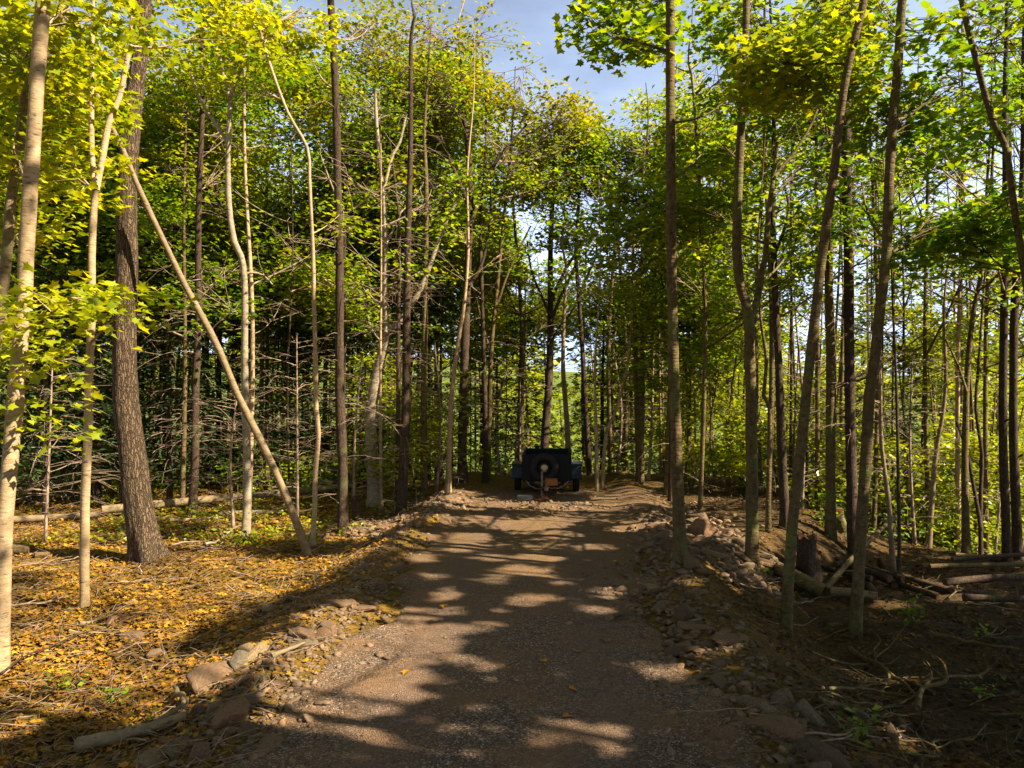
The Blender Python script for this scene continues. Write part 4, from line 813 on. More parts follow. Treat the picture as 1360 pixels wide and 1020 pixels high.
for (px, py, s, lab, sc) in [
  (285, 906, 0.40, 'broad smooth tan slab, largest stone on the left road edge', (1, .8, .8)), (318, 888, 0.24, 'round tan stone touching the far side of the broad tan slab', (1, .9, 1)),
  (305, 958, 0.33, 'grey wedge shaped slab nearest the twisted dead root', (1, .8, 1.0)), (330, 972, 0.22, 'small dark stone tucked against the grey wedge slab', (1, 1, 1)),
  (322, 905, 0.16, 'small grey stone beside the round tan one', (1, 1, 1)), (205, 872, 0.22, 'mossy round stone half sunk in the golden leaves', (1, .9, .7)), (172, 850, 0.20, 'yellowish stone lying near the short pale log', (1, 1, .8)),
  (150, 826, 0.16, 'pale round stone at the end of the short pale log', (1, 1, 1.1)), (345, 872, 0.26, 'dark angular stone propped up left of the road', (1, .6, 1.4)), (360, 990, 0.22, 'flat reddish stone low on the left road edge', (1, 1, .8)),
  (265, 1003, 0.26, 'brown block at the bottom of the left road edge', (1, .8, 1)), (400, 850, 0.30, 'long low grey stone halfway up the left road edge', (1.3, .6, .7)), (440, 838, 0.22, 'grey stone standing by the sunlit patch on the left', (1, 1, 1)),
  (935, 712, 0.60, 'large tilted grey boulder on the right bank of the mound', (1, .8, .8)), (925, 690, 0.36, 'reddish angular boulder above the large tilted one', (1, 1, .8)), (958, 735, 0.34, 'pale flat boulder at the foot of the mound', (1, 1, .7)),
  (918, 752, 0.34, 'brown block leaning by the foot of the grey maple', (1, .8, 1.2)), (1068, 950, 0.26, 'tan pointed stone on the right road edge', (1, .8, 1.3)), (1140, 957, 0.22, 'square yellowish stone alone among the dark branches', (1.2, .8, .7)),
  (1042, 975, 0.30, 'large pinkish slab low on the right road edge', (1.2, .8, .7)), (1095, 1005, 0.34, 'grey slab at the bottom right of the road', (1.2, .8, .7)), (1005, 940, 0.24, 'rounded brown stone on the right road edge', (1, 1, 1)),
  (555, 697, 0.34, 'pale flat stone topping the left rubble bank', (1.3, .8, .6)), (515, 702, 0.30, 'sunlit reddish stone at the left end of the rubble bank', (1.2, .9, .6)), (1000, 768, 0.24, 'white lit stone beside the dark forked maple', (1, 1, .7)),
  (910, 822, 0.25, 'round pale boulder in the right road edge heap', (1, 1, 1)), (925, 835, 0.24, 'flat pale stone below the round pale boulder', (1.2, 1, .6)), (965, 850, 0.26, 'grey stone closing the far end of the right heap', (1.3, .9, .7))]:
    rock(px, py, s, lab, None, sc, 0.18)
def along(pts, n):
    pts = np.array(pts, float); t = rng.uniform(0, len(pts) - 1.001, n); i = t.astype(int); f = (t - i)[:, None]
    return pts[i] * (1 - f) + pts[i + 1] * f
LE = [(215, 1015), (300, 950), (350, 890), (415, 835), (465, 790), (500, 745), (525, 705)]
RE = [(1085, 1015), (1030, 965), (975, 905), (930, 850), (890, 800), (868, 765), (850, 720)]
def scatter_rocks(n, pts, spread, lo, hi, label, group):
    P = along(pts, n)
    for p in P:
        q = (p[1] - 510) / 300
        x, y, z = ground_at(p[0] + random.gauss(0, spread * q), p[1] + random.gauss(0, spread * 0.35 * q))
        rock_xy(x, y, lo + (hi - lo) * random.random() ** 2, label, group, (random.uniform(.9, 1.4), random.uniform(.7, 1), random.uniform(.7, 1.2)), 0.4)
scatter_rocks(74, LE, 30, 0.09, 0.27, 'fist sized brown grey stone in the rubble strip along the left road edge', 'stones along the left road edge')
scatter_rocks(76, RE, 34, 0.09, 0.27, 'fist sized brown grey stone in the rubble strip along the right road edge', 'stones along the right road edge')
scatter_rocks(70, [(868, 720), (890, 690), (930, 705), (960, 735), (1000, 750)], 34, 0.12, 0.42, 'angular boulder heaped on the steep right bank of the mound', 'boulders on the right bank of the mound')
scatter_rocks(34, [(478, 712), (520, 690), (570, 668), (610, 660)], 26, 0.10, 0.34, 'angular stone heaped on the left bank of the mound', 'stones on the left bank of the mound')
scatter_rocks(12, [(600, 672), (700, 680), (800, 672), (900, 668)], 22, 0.08, 0.26, 'loose flat stone lying on top of the mound', 'stones on top of the mound')

def stones_mesh(P, S, sub=1, protos=10, smooth=False):
    mb = MB(); pr = [stone(sub, 8, 0.05, 0.55) for _ in range(protos)]
    for k in range(protos):
        m = np.where(np.arange(len(P)) % protos == k)[0]
        if not len(m): continue
        Q, T = pr[k]; a = rng.uniform(0, 6.28, len(m)); tl = rng.normal(0, .3, len(m)); c, s = np.cos(a), np.sin(a)
        X = Q[None, :, 0] * c[:, None] - Q[None, :, 1] * s[:, None]; Y = Q[None, :, 0] * s[:, None] + Q[None, :, 1] * c[:, None]; Z = Q[None, :, 2] + X * tl[:, None] * 0.6
        V = P[m][:, None] + np.stack([X, Y, Z], 2) * (S[m] * 0.5)[:, None, None]
        TT = T[None] + (np.arange(len(m)) * len(Q))[:, None, None]; mb.add(V.reshape(-1, 3), TT.reshape(-1, 3))
    return mb
def scatter_px(n, pts, spread):
    P = along(pts, n); out = []
    q = (P[:, 1] - 510) / 300; u = P[:, 0] + rng.normal(0, 1, n) * spread * q; v = np.maximum(P[:, 1] + rng.normal(0, 1, n) * spread * 0.35 * q, 640)
    d = F * (H - 0.0) / (v - CY)
    for _ in range(4): x = (u - CX) / F * d; d = F * (H - terrain(x, d)) / (v - CY)
    ok = (d < 22) & (d > 3); x = (u - CX) / F * d
    return x[ok], d[ok]
xs, ys, ss = [], [], []
for n, p, sp, lo, hi in ((2000, LE, 40, .02, .10), (1900, RE, 44, .02, .12), (1500, [(868, 720), (890, 690), (930, 700), (970, 735), (1010, 760)], 40, .05, .2), (1300, [(470, 715), (520, 690), (570, 668), (610, 660)], 34, .04, .17), (900, [(560, 676), (650, 674), (740, 672), (830, 674), (960, 668)], 42, .03, .14)):
    x, y = scatter_px(n, p, sp); xs.append(x); ys.append(y); ss.append(lo + (hi - lo) * rng.uniform(0, 1, len(x)) ** 2.2)
x = np.concatenate(xs); y = np.concatenate(ys); s = np.concatenate(ss)
mb = stones_mesh(np.stack([x, y, roadz(x, y) + s * 0.08], 1), s, 2)
tag(mb.build('rubble', M_rubble, smooth=True), 'small broken stone spilling along both road edges and over the mound', 'rubble', None, 'stuff')
# loose chips on the road surface
n = 9000; y = 3.0 + 10.5 * rng.uniform(0, 1, n) ** 1.5; uu = rng.uniform(-1, 1, n); uu = np.sign(uu) * np.abs(uu) ** 0.7; x = road_c(y) + uu * 1.75
s = 0.008 + 0.026 * rng.uniform(0, 1, n) ** 3 + 0.03 * (np.abs(uu) > .88) * rng.uniform(0, 1, n)
mb = stones_mesh(np.stack([x, y, roadz(x, y) + 0.008], 1), s, 1)
tag(mb.build('gravel', M_rubble, smooth=False), 'loose gravel chips on the track surface', 'gravel', None, 'stuff')

# ------------------------------------------------------------------ leaf litter
def litter(name, label, n, side):
    mb = MB()
    y = 3.6 + 17 * rng.uniform(0, 1, n) ** 1.7
    if side < 0: x = road_c(y) - 2.05 - (0.55 * y + 1.5) * rng.uniform(0, 1, n) ** 0.8 + rng.normal(0, .22, n)
    else: x = road_c(y) + 2.1 + sst(9, 13, y) * 1.5 + (0.55 * y + 1.0) * rng.uniform(0, 1, n) ** 0.8 + rng.normal(0, .14, n)
    c = fbm(x * 1.3, y * 1.3, 81); ok = rng.uniform(-.9, .5, n) < c + 0.15; x, y = x[ok], y[ok]; n = len(x)
    P = np.stack([x, y, terrain(x, y) + rng.uniform(0.004, 0.035, n)], 1)
    N = np.stack([rng.normal(0, .28, n), rng.normal(0, .28, n), np.ones(n)], 1); a = rng.uniform(0, 6.28, n); D = np.stack([np.cos(a), np.sin(a), rng.normal(0, .12, n)], 1)
    S = rng.uniform(0.025, 0.065, n) * np.where(rng.uniform(0, 1, n) < .08, 1.5, 1); half = n // 2
    leaves(mb, P[:half], N[:half], D[:half], S[:half], 'maple', 0, False); leaves(mb, P[half:], N[half:], D[half:], S[half:], 'rh', 0, False)
    tag(mb.build(name, M_litter if side < 0 else M_shaded, smooth=False), label, 'leaf litter', None, 'stuff')
def weeds(n):
    mb = MB(); y = 12 + 8 * rng.uniform(0, 1, n); x = road_c(y) - 2.6 - rng.uniform(0, 1, n) * .5 * y; P = np.stack([x, y, terrain(x, y) + rng.uniform(.02, .16, n)], 1); c = fbm(x * .7, y * .7, 91) > 0.12
    P = P[c]; n = len(P); a = rng.uniform(0, 6.28, n); leaves(mb, P, np.stack([rng.normal(0, .5, n), rng.normal(0, .5, n), np.ones(n)], 1), np.stack([np.cos(a), np.sin(a), 0 * a], 1), rng.uniform(.04, .1, n), 'rh', 0, False)
    tag(mb.build('ground_cover', LEAF['lime']), 'low green ground cover around the long fallen pole', 'ground cover', None, 'stuff')
weeds(4500)
litter('leaf_litter', 'golden and brown fallen leaves over the forest floor left of the track', 105000, -1)
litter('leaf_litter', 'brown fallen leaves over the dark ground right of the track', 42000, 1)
# single leaves dropped on the gravel
mb = MB(); V = MP_V.copy()
mb.add(V - [0.35, 0, 0], MP_T); lm = mb.build('fallen_leaf', M_litter, smooth=False); lmesh = lm.data; bpy.data.objects.remove(lm)
M_yl = leaf_mat('fresh_fallen_leaf', [(0.55, 0.40, 0.02), (0.45, 0.14, 0.02), (0.40, 0.05, 0.02)], (1, 1, .5), 0.2)
lm2 = lmesh.copy(); lm2.materials.clear(); lm2.materials.append(M_yl)
for i, (px, py, lab) in enumerate([(760, 923, 'yellow leaf lying alone in the middle of the gravel'), (752, 960, 'yellow green leaf beside the near sunlit fleck on the gravel'), (722, 886, 'small red leaf on the shaded gravel'), (766, 872, 'orange leaf on the shaded gravel'), (818, 750, 'pale green leaf on the far gravel by the right edge'), (110, 857, 'red leaf on the golden litter below the forked sapling'), (590, 810, 'brown leaf on the gravel near the sunlit stripes'), (540, 900, 'small tan leaf in the bright patch of gravel')]):
    x, y, z = ground_at(px, py); o = bpy.data.objects.new('fallen_leaf', lm2 if i != 6 else lmesh); col.objects.link(o); o.location = (x, y, z + 0.05); s = 0.085; o.scale = (s, s, s); o.rotation_euler = (random.uniform(-.3, .3), random.uniform(-.3, .3), random.uniform(0, 6)); tag(o, lab, 'leaf')

# ------------------------------------------------------------------ sticks, logs, stumps
def stick(px, py, px2, py2, w, label, group=None, bk='twig', fork=1, bend=0.12, lift=0.03, name='stick', cat='stick', lift2=None):
    a = ground_at(px, py); b = ground_at(px2, py2); A = np.array(a); B = np.array(b)
    n = 9; t = np.linspace(0, 1, n)[:, None]; L = np.linalg.norm(B - A); perp = np.array([-(B - A)[1], (B - A)[0], 0]) / max(L, .01)
    P = A * (1 - t) + B * t + perp * (np.sin(t * math.pi) * bend * L * random.choice([-1, 1])) + rng.normal(0, (0.016 if L > 0.6 else 0.006) * L, (n, 3)) * [1, 1, 0.3]
    P[:, 2] = terrain(P[:, 0], P[:, 1]) + lift + w * 0.4 + np.abs(rng.normal(0, .012 * min(1, L), n))
    if lift2: P[:, 2] += (t[:, 0] ** 1.3) * lift2
    P = catmull(list(P), 0.06 if L < 1.5 else 0.12)
    mb = MB(); V, T = trunk_mesh(P, np.linspace(w, w * 0.45, len(P)) / 2, 8, 0.08, 0, random.uniform(0, 50)); mb.add(V, T)
    for _ in range(fork):
        i = random.randrange(len(P) // 4, max(len(P) * 3 // 4, len(P) // 4 + 1)); C = P[i]; d = unit(P[min(i + 2, len(P) - 1)] - P[i - 1]); an = random.choice([-1, 1]) * random.uniform(.4, 1)
        e = np.array([d[0] * math.cos(an) - d[1] * math.sin(an), d[0] * math.sin(an) + d[1] * math.cos(an), random.uniform(-.02, .3)])
        Q = twig_path(C[None], (C + e * L * random.uniform(.2, .45))[None], 6, 0.15); V, T = tubes(Q, np.linspace(w * .32, w * .1, 6)[None], 5); mb.add(V, T)
    o = mb.build(name, BARK[bk], None, tuple(A)); tag(o, label, cat, group); return o
for args in [
 (1215, 955, 1320, 905, .055, 'forked greenish branch reaching right among the dark brush', None, 'olive', 3, .12, .08), (1130, 870, 1245, 935, .07, 'splintered yellowish limb lying in the dark brush', None, 'olive', 2, .04, .05),
 (1090, 940, 1180, 975, .05, 'flat split piece of wood behind the tan pointed stone', None, 'olive', 0, .05, .03), (1065, 985, 1090, 945, .018, 'thin curved twig rising from the right road edge', None, 'twig', 1, .3, .04),
 (995, 955, 1025, 975, .02, 'short bent pale stick on the right road edge', None, 'twig', 1, .3, .03), (1100, 925, 1200, 925, .03, 'straight thin branch across the dark brush', None, 'olive', 2, .05, .05),
 (1240, 850, 1355, 870, .05, 'long grey branch in front of the log pile', None, 'olive', 1, .05, .04), (1080, 875, 1160, 845, .028, 'thin curved branch near the green seedling', None, 'olive', 1, .15, .05),
 (110, 1002, 250, 962, .12, 'twisted brown dead root in the lower left corner', None, 'beige', 2, .10, .02), (232, 925, 246, 960, .055, 'short brown broken stick lying against the stones', None, 'beige', 0, .02, .05),
 (105, 832, 150, 820, .05, 'short pale log lying below the forked sapling', None, 'beige', 0, .04, .01), (0, 905, 130, 845, .022, 'thin dark branch crossing the golden leaves', None, 'dark', 2, .05, .05), (300, 942, 350, 908, .016, 'curved pale twig in front of the grey wedge slab', None, 'twig', 0, .25, .05),
 (360, 880, 405, 862, .05, 'straight tan stick at the edge of the sunlit gravel', None, 'beige', 0, .02, .03), (15, 768, 58, 762, .03, 'short pale stick left of the forked sapling', None, 'pale', 1, .05, .05), (5, 815, 90, 800, .025, 'bleached branch at the foot of the leftmost tree', None, 'twig', 3, .2, .08),
 (225, 730, 280, 722, .03, 'pale stick right of the furrowed tree roots', None, 'twig', 0, .05, .03), (270, 730, 305, 708, .045, 'slanting dead branch near the silvery birch', None, 'twig', 2, .05, .04), (1172, 812, 1190, 828, .02, 'tiny white stick left of the green seedling', None, 'twig', 0, .05, .04),
 (1060, 812, 1075, 826, .02, 'short white stick below the curved olive trunk', None, 'twig', 0, .05, .04), (1255, 808, 1355, 822, .022, 'thin pale rod lying on the dark slope', None, 'twig', 0, .03, .08)]:
    stick(*args)
for n, (u0, u1, v0, v1), lab, grp, bk in [(42, (-20, 440, 690, 800), 'bleached bare stick on the sunny floor under the left trees', 'bleached sticks under the left trees', 'twig'), (16, (-20, 400, 800, 1010), 'brown stick among the golden leaves at lower left', 'brown sticks among golden leaves', 'beige'), (34, (1000, 1370, 800, 1015), 'dull broken branch in the dark brush right of the track', 'broken branches in the dark brush', 'olive'), (14, (960, 1120, 740, 830), 'short dark stick near the foot of the right bank', 'dark sticks at the foot of the bank', 'olive')]:
    for i in range(n):
        a = random.uniform(u0, u1); b = random.uniform(v0, v1); q = (b - 510) / 250; L = random.uniform(25, 95) * q; an = random.gauss(0, .6)
        c = a + L * math.cos(an) * random.choice([-1, 1]); e = max(b + L * math.sin(an) * 0.35, 665)
        stick(a, b, c, e, random.uniform(.008, .024), lab, grp, random.choice([bk, 'twig' if bk == 'olive' and random.random() < .3 else bk]), random.randrange(3), .05, .03)
for sdv, m, bkk, labb in ((-1, 2800, 'twig', 'fine dead twigs strewn over the sunny floor left of the track'), (1, 2200, 'olive', 'fine dark twigs strewn over the brush right of the track')):
  mb = MB()   # fine twigs
  y = 4 + 14 * rng.uniform(0, 1, m) ** 1.4; sd = np.full(m, sdv); x = np.where(sd < 0, road_c(y) - 1.7 - rng.uniform(0, 1, m) * .55 * y, road_c(y) + 1.8 + sst(9, 13, y) * 2 + rng.uniform(0, 1, m) * .5 * y)
  A = np.stack([x, y, terrain(x, y) + .02], 1); a = rng.uniform(0, 6.28, m); l = rng.uniform(.06, .36, m); B = A + np.stack([np.cos(a) * l, np.sin(a) * l, 0 * l], 1); B[:, 2] = terrain(B[:, 0], B[:, 1]) + .03 + np.abs(rng.normal(0, .05, m))
  V, T = tubes(twig_path(A, B, 4, .07), rng.uniform(.002, .005, m)[:, None] * np.array([1, .9, .8, .5])[None], 3, False); mb.add(V, T)
  tag(mb.build('twig_debris', BARK[bkk]), labb, 'twig debris', None, 'stuff')

def log(P0, P1, w, label, bk='beige', group=None, name='log', cut=True):
    P0 = np.array(P0, float); P1 = np.array(P1, float); L = np.linalg.norm(P1 - P0); n = max(4, int(L / .15)); t = np.linspace(0, 1, n)[:, None]
    P = P0 * (1 - t) + P1 * t + np.array([0, 0, 1]) * np.sin(t * math.pi) * random.uniform(-.02, .02) * L
    mb = MB(); V, T = tubes(P, np.linspace(w, w * .85, n)[None] / 2, 14, False); s = random.uniform(0, 50)
    c = np.repeat(P, 14, axis=0); th = np.tile(np.arange(14) / 14 * 6.283, n); V = c + (V - c) * (1 + .12 * fbm(np.cos(th) * 1.5 + s, np.sin(th) * 1.5 + np.repeat(np.arange(n), 14) * .4, 17))[:, None]
    mb.add(V, T); root = mb.build(name, BARK[bk], None, tuple(P0)); tag(root, label, 'log', group)
    for e, q in ((0, -1), (n - 1, 1)):
        m2 = MB()
        ring = V[e * 14:(e + 1) * 14]; cc = ring.mean(0) + unit(P1 - P0) * 0.004 * q; ring = ring + unit(P1 - P0) * 0.003 * q
        mid = cc + (ring - cc) * .5
        VV = np.vstack([ring, mid, cc[None]]); TT = []
        for i in range(14):
            j = (i + 1) % 14; TT += [(i, j, 14 + j), (i, 14 + j, 14 + i), (14 + i, 14 + j, 28)]
        TT = np.array(TT); m2.add(VV, TT if q < 0 else TT[:, ::-1])
        m2.build('cut_end', M_cut, root, tuple(P0), smooth=False)
    return root
def gp(px, py, up=0.0):
    x, y, z = ground_at(px, py); return np.array([x, y, z + up])
log(gp(135, 687, .14), gp(447, 662, .25), .17, 'long fallen pole lying across the sunny floor behind the furrowed tree', 'beige')
log(gp(18, 696, .08), gp(132, 690, .10), .14, 'fallen brown log at the left, in line with the long fallen pole', 'beige')
log(gp(-30, 738, .08), gp(42, 738, .08), .20, 'short greenish log between the leftmost tree and the forked sapling', 'olive')
log(gp(292, 686, .05), gp(372, 684, .05), .09, 'bleached white pole lying behind the silvery birch', 'birch')
log(gp(46, 741, .04), gp(66, 740, .04), .09, 'stubby branch end beside the short greenish log', 'olive')
log(gp(225, 695, .05), gp(290, 692, .05), .08, 'pale thin log beneath the long fallen pole', 'pale')
log(gp(1092, 797, .12), gp(1030, 765, .12), .22, 'thick dark log ending in a cut face beside the curved olive trunk', 'olive')
log(gp(1104, 793, .08), gp(1165, 800, .08), .13, 'reddish log with a bright cut end under the leaning olive trunk', 'beige')
log(gp(1096, 792, .10), gp(1192, 742, .75), .085, 'slanting pole propped on the log pile with an orange cut tip', 'olive')
log(gp(1352, 738, .12), gp(1420, 742, .12), .24, 'fat log with round cut end at the right picture edge', 'beige')
log(gp(1270, 742, .05), gp(1345, 748, .05), .10, 'sunlit reddish split log on the rise near the right edge', 'beige')
# the pile: short billets ends-on, long poles laid over
def pile():
    c = gp(1160, 800); k = 0
    rows = [('lowest', 0, 5), ('second', 1, 3)]
    for nm, r, m in rows:
        for i in range(m):
            w = random.uniform(.07, .15); x = c[0] + 0.15 + i * .27 + r * .13; y = c[1] + 0.45 + random.uniform(-.12, .15); z = tz(x, y) + .03 + r * .13
            y += random.uniform(-.25, .35); x += random.uniform(-.07, .07); a = random.uniform(-.7, .6); L = random.uniform(0.7, 1.9)
            ords = ['first', 'second', 'third', 'fourth', 'fifth', 'sixth', 'seventh', 'eighth', 'ninth']
            log((x, y, z), (x + math.sin(a) * L, y + math.cos(a) * L, z + random.uniform(-.02, .06)), w, f'{ords[i]} cut log from the left in the {nm} row of the log pile', 'dark', 'logs of the pile')
    for i, (a, b, w, lab) in enumerate([((1255, 792), (1400, 790), .13, 'mossy long log lying across the front of the log pile'), ((1235, 770), (1400, 772), .10, 'long thin pole on top of the log pile'), ((1265, 760), (1390, 756), .09, 'upper grey pole behind the mossy long log'), ((1225, 762), (1262, 765), .11, 'short pale log lying across the middle of the pile'), ((1280, 805), (1400, 808), .12, 'dark lowest long log before the pile'), ((1120, 772), (1165, 768), .12, 'stub log between the two leaning trunks'), ((1110, 760), (1150, 750), .11, 'dark log behind the leaning olive trunk')]):
        log(gp(*a, .2 if i < 3 else .12), gp(*b, .26 if i < 3 else .14), w * .8, lab, 'olive' if i % 2 else 'dark')
pile()
def stump(px, py, w, h, label, bk='dark'):
    x, y, z = ground_at(px, py); n = 7; P = np.array([[x + .02 * math.sin(i), y, z - .1 + i / (n - 1) * (h + .1)] for i in range(n)])
    mb = MB(); V, T = trunk_mesh(P, np.full(n, w / 2), 20, .1, .5, px, 0.12); top = V[-20:]; V[-20:, 2] += rng.uniform(-.04, .06, 20) * (w / .2); mb.add(V, T)
    root = mb.build('stump', BARK[bk], None, (x, y, z)); tag(root, label, 'stump')
    c = top.mean(0); m2 = MB(); r = V[-20:].copy(); r[:, 2] += .004; m2.add(np.vstack([r, c[None] + [0, 0, .01]]), [(i, (i + 1) % 20, 20) for i in range(20)]); m2.build('cut_face', M_cut, root, (x, y, z), smooth=False)
stump(474, 692, .17, .42, 'short black stump between brown conifer and tall black conifer pole')
stump(1072, 768, .26, .6, 'tall broken stump beside the curved olive trunk', 'dark')
stump(1108, 700, .3, .3, 'low rotten stump at the foot of the mossy trunk', 'olive')

# ------------------------------------------------------------------ small green plants
def plant(px, py, h, n, rad, size, label, tone='green'):
    x, y, z = ground_at(px, py); root = empty('seedling', (x, y, z)); tag(root, label, 'seedling')
    m = max(3, n // 8); A = np.tile([x, y, z], (m, 1)); B = A + np.stack([rng.normal(0, rad * .5, m), rng.normal(0, rad * .5, m), rng.uniform(.6, 1, m) * h], 1)
    P = twig_path(A, B, 5, .15); mb = MB(); V, T = tubes(P, np.full((m, 5), .004), 3, False); mb.add(V, T); mb.build('stem', BARK['olive'], root, (x, y, z))
    k = rng.integers(0, m, n); s = rng.integers(1, 5, n); Q = P[k, s] + rng.normal(0, rad * .3, (n, 3)) * [1, 1, .5]; Q[:, 2] = np.maximum(Q[:, 2], z + .02)
    a = rng.uniform(0, 6.28, n); m2 = MB(); leaves(m2, Q, np.stack([rng.normal(0, .4, n), rng.normal(0, .4, n), np.ones(n)], 1), np.stack([np.cos(a), np.sin(a), 0 * a], 1), size * rng.uniform(.6, 1.3, n), 'rh', 0, False); m2.build('foliage', LEAF[tone], root, (x, y, z))
for a in [(1208, 832, .38, 60, .16, .08, 'bright green leafy seedling in front of the log pile'), (1302, 848, .2, 24, .1, .06, 'small yellow green seedling on the dark slope'), (335, 722, .24, 90, .28, .09, 'green fern patch at the foot of the silvery birch'), (1015, 775, .3, 30, .1, .06, 'thin green seedling beside the dark forked maple'),
          (1053, 800, .3, 30, .1, .06, 'green seedling hugging the curved olive trunk'), (90, 920, .16, 40, .18, .05, 'low green weed in the shade at lower left'), (148, 935, .12, 30, .14, .05, 'second low weed, nearer the twisted dead root'), (200, 965, .10, 20, .1, .05, 'small weed touching the twisted dead root', ), (1140, 985, .2, 60, .22, .06, 'green weeds behind the bottom right slabs'),
          (1095, 700, .4, 60, .3, .09, 'leafy green clump by the mossy trunk foot'), (152, 722, .14, 14, .06, .06, 'single green leaf sprout left of the furrowed tree'), (1310, 930, .2, 40, .2, .05, 'dim green weed beyond the forked greenish branch'), (820, 752, .08, 10, .05, .04, 'tiny green sprout on the gravel at the right'), (260, 690, .3, 60, .4, .1, 'pale green ferns behind the furrowed tree'), (455, 712, .15, 24, .1, .05, 'green tuft at the base of the brown conifer'), (1320, 738, .3, 60, .3, .08, 'sunny green weeds near the fat cut log')]:
    plant(*a)


# ------------------------------------------------------------------ the parked utility trailer
import bmesh
from mathutils import Matrix, Vector
def bm_box(bm, c, s, bev=0.0, rot=None):
    r = bmesh.ops.create_cube(bm, size=1); vs = r['verts']
    bmesh.ops.scale(bm, verts=vs, vec=s)
    if bev:
        es = list({e for v in vs for e in v.link_edges}); g = bmesh.ops.bevel(bm, geom=es, offset=bev, segments=2, affect='EDGES'); vs = list({v for f in g['faces'] for v in f.verts} | {v for v in vs if v.is_valid})
    if rot is not None: bmesh.ops.rotate(bm, verts=vs, cent=(0, 0, 0), matrix=rot)
    bmesh.ops.translate(bm, verts=vs, vec=c); return vs
def bm_obj(bm, name, mat, parent=None, smooth=False):
    me = bpy.data.meshes.new(name); bm.to_mesh(me); bm.free(); me.materials.append(mat)
    if smooth: me.polygons.foreach_set('use_smooth', [True] * len(me.polygons))
    o = bpy.data.objects.new(name, me); col.objects.link(o)
    if parent: o.parent = parent
    return o
def lathe(bm, prof, axis, c, seg=40):
    """prof (r, h) closed profile turned about axis through c"""
    rings = []
    for i in range(seg):
        a = i / seg * 2 * math.pi; ring = []
        for r, h in prof:
            u, v = r * math.cos(a), r * math.sin(a)
            p = (u, h, v) if axis == 'y' else (h, u, v)
            ring.append(bm.verts.new((c[0] + p[0], c[1] + p[1], c[2] + p[2])))
        rings.append(ring)
    n = len(prof)
    for i in range(seg):
        for k in range(n):
            k2 = (k + 1) % n
            try: bm.faces.new((rings[i][k], rings[(i + 1) % seg][k], rings[(i + 1) % seg][k2], rings[i][k2]))
            except ValueError: pass
    bmesh.ops.recalc_face_normals(bm, faces=bm.faces)
def tyre_prof(R, w, Ri):
    p = [(Ri, -w * .42), (Ri + .03, -w * .5), (R - .05, -w * .5), (R - .012, -w * .40)]
    for k in range(5):
        a = -w * .32 + k * w * .16; p += [(R, a - w * .055), (R, a + w * .055), (R - .012, a + w * .065)]
    p += [(R - .012, w * .40), (R - .05, w * .5), (Ri + .03, w * .5), (Ri, w * .42)]
    return p
def wheel(parent, c, R, w, axis, name='wheel'):
    bm = bmesh.new(); lathe(bm, tyre_prof(R, w, R * .56), axis, c); t = bm_obj(bm, name, M_rubber, parent, True)
    bm = bmesh.new(); s = -1
    lathe(bm, [(R * .57, s * w * .40), (R * .53, s * w * .40), (R * .50, s * w * .15), (R * .22, s * w * .10), (R * .20, s * w * .2), (0.001, s * w * .2), (0.001, s * w * .05), (R * .5, 0), (R * .57, w * .3)], axis, c)
    bm_obj(bm, 'rim', M_black, t, True)
    return t
TX, TY = 0.80, 17.6; TZ = tz(TX, TY)
tr = empty('utility_trailer', (TX, TY, TZ + 0.0)); tr.rotation_euler = (0, 0, R(-3)); K = 0.86; tr.scale = (K, K, K); tag(tr, 'black open utility trailer with a front spare wheel, parked at the track end', 'trailer')
bm = bmesh.new(); Wd, Ln, z0, z1, th = 1.22, 1.85, 0.36, 1.02, 0.03
bm_box(bm, (0, 0, z0), (Wd, Ln, th), .006)
for sx in (-1, 1): bm_box(bm, (sx * (Wd / 2 - th / 2), 0, (z0 + z1) / 2 + .016), (th, Ln, z1 - z0 - .004), .006)
for sy in (-1, 1): bm_box(bm, (0, sy * (Ln / 2 - th / 2), (z0 + z1) / 2 + .016), (Wd - 2 * th - .004, th, z1 - z0 - .004), .006)
for x in (-.42, .42): bm_box(bm, (x, -Ln / 2 - .012, (z0 + z1) / 2), (.045, .026, z1 - z0 - .06), .006)
bm_box(bm, (0, -Ln / 2 - .012, z0 + .06), (Wd - .06, .022, .04), .004)
for y in (-.6, 0, .6):
    for sx in (-1, 1): bm_box(bm, (sx * (Wd / 2 + .014), y, (z0 + z1) / 2), (.028, .05, z1 - z0 - .06), .006)
bm_obj(bm, 'body', M_black, tr)
bm = bmesh.new(); zr = z1 + .022
for sx in (-1, 1): bm_box(bm, (sx * Wd / 2, 0, zr), (.042, Ln + .04, .042), .012)
for sy in (-1, 1): bm_box(bm, (0, sy * Ln / 2, zr), (Wd - .045, .042, .042), .012)
bm_obj(bm, 'top_rail', M_black, tr)
bm = bmesh.new()
for y in (-.85, .85): bm_box(bm, (Wd / 2 + .01, y, z1 + .09), (.03, .03, .12), .006)
bm_box(bm, (Wd / 2 + .01, 0, z1 + .155), (.03, Ln - .1, .028), .008); bm_obj(bm, 'side_rail', M_black, tr)
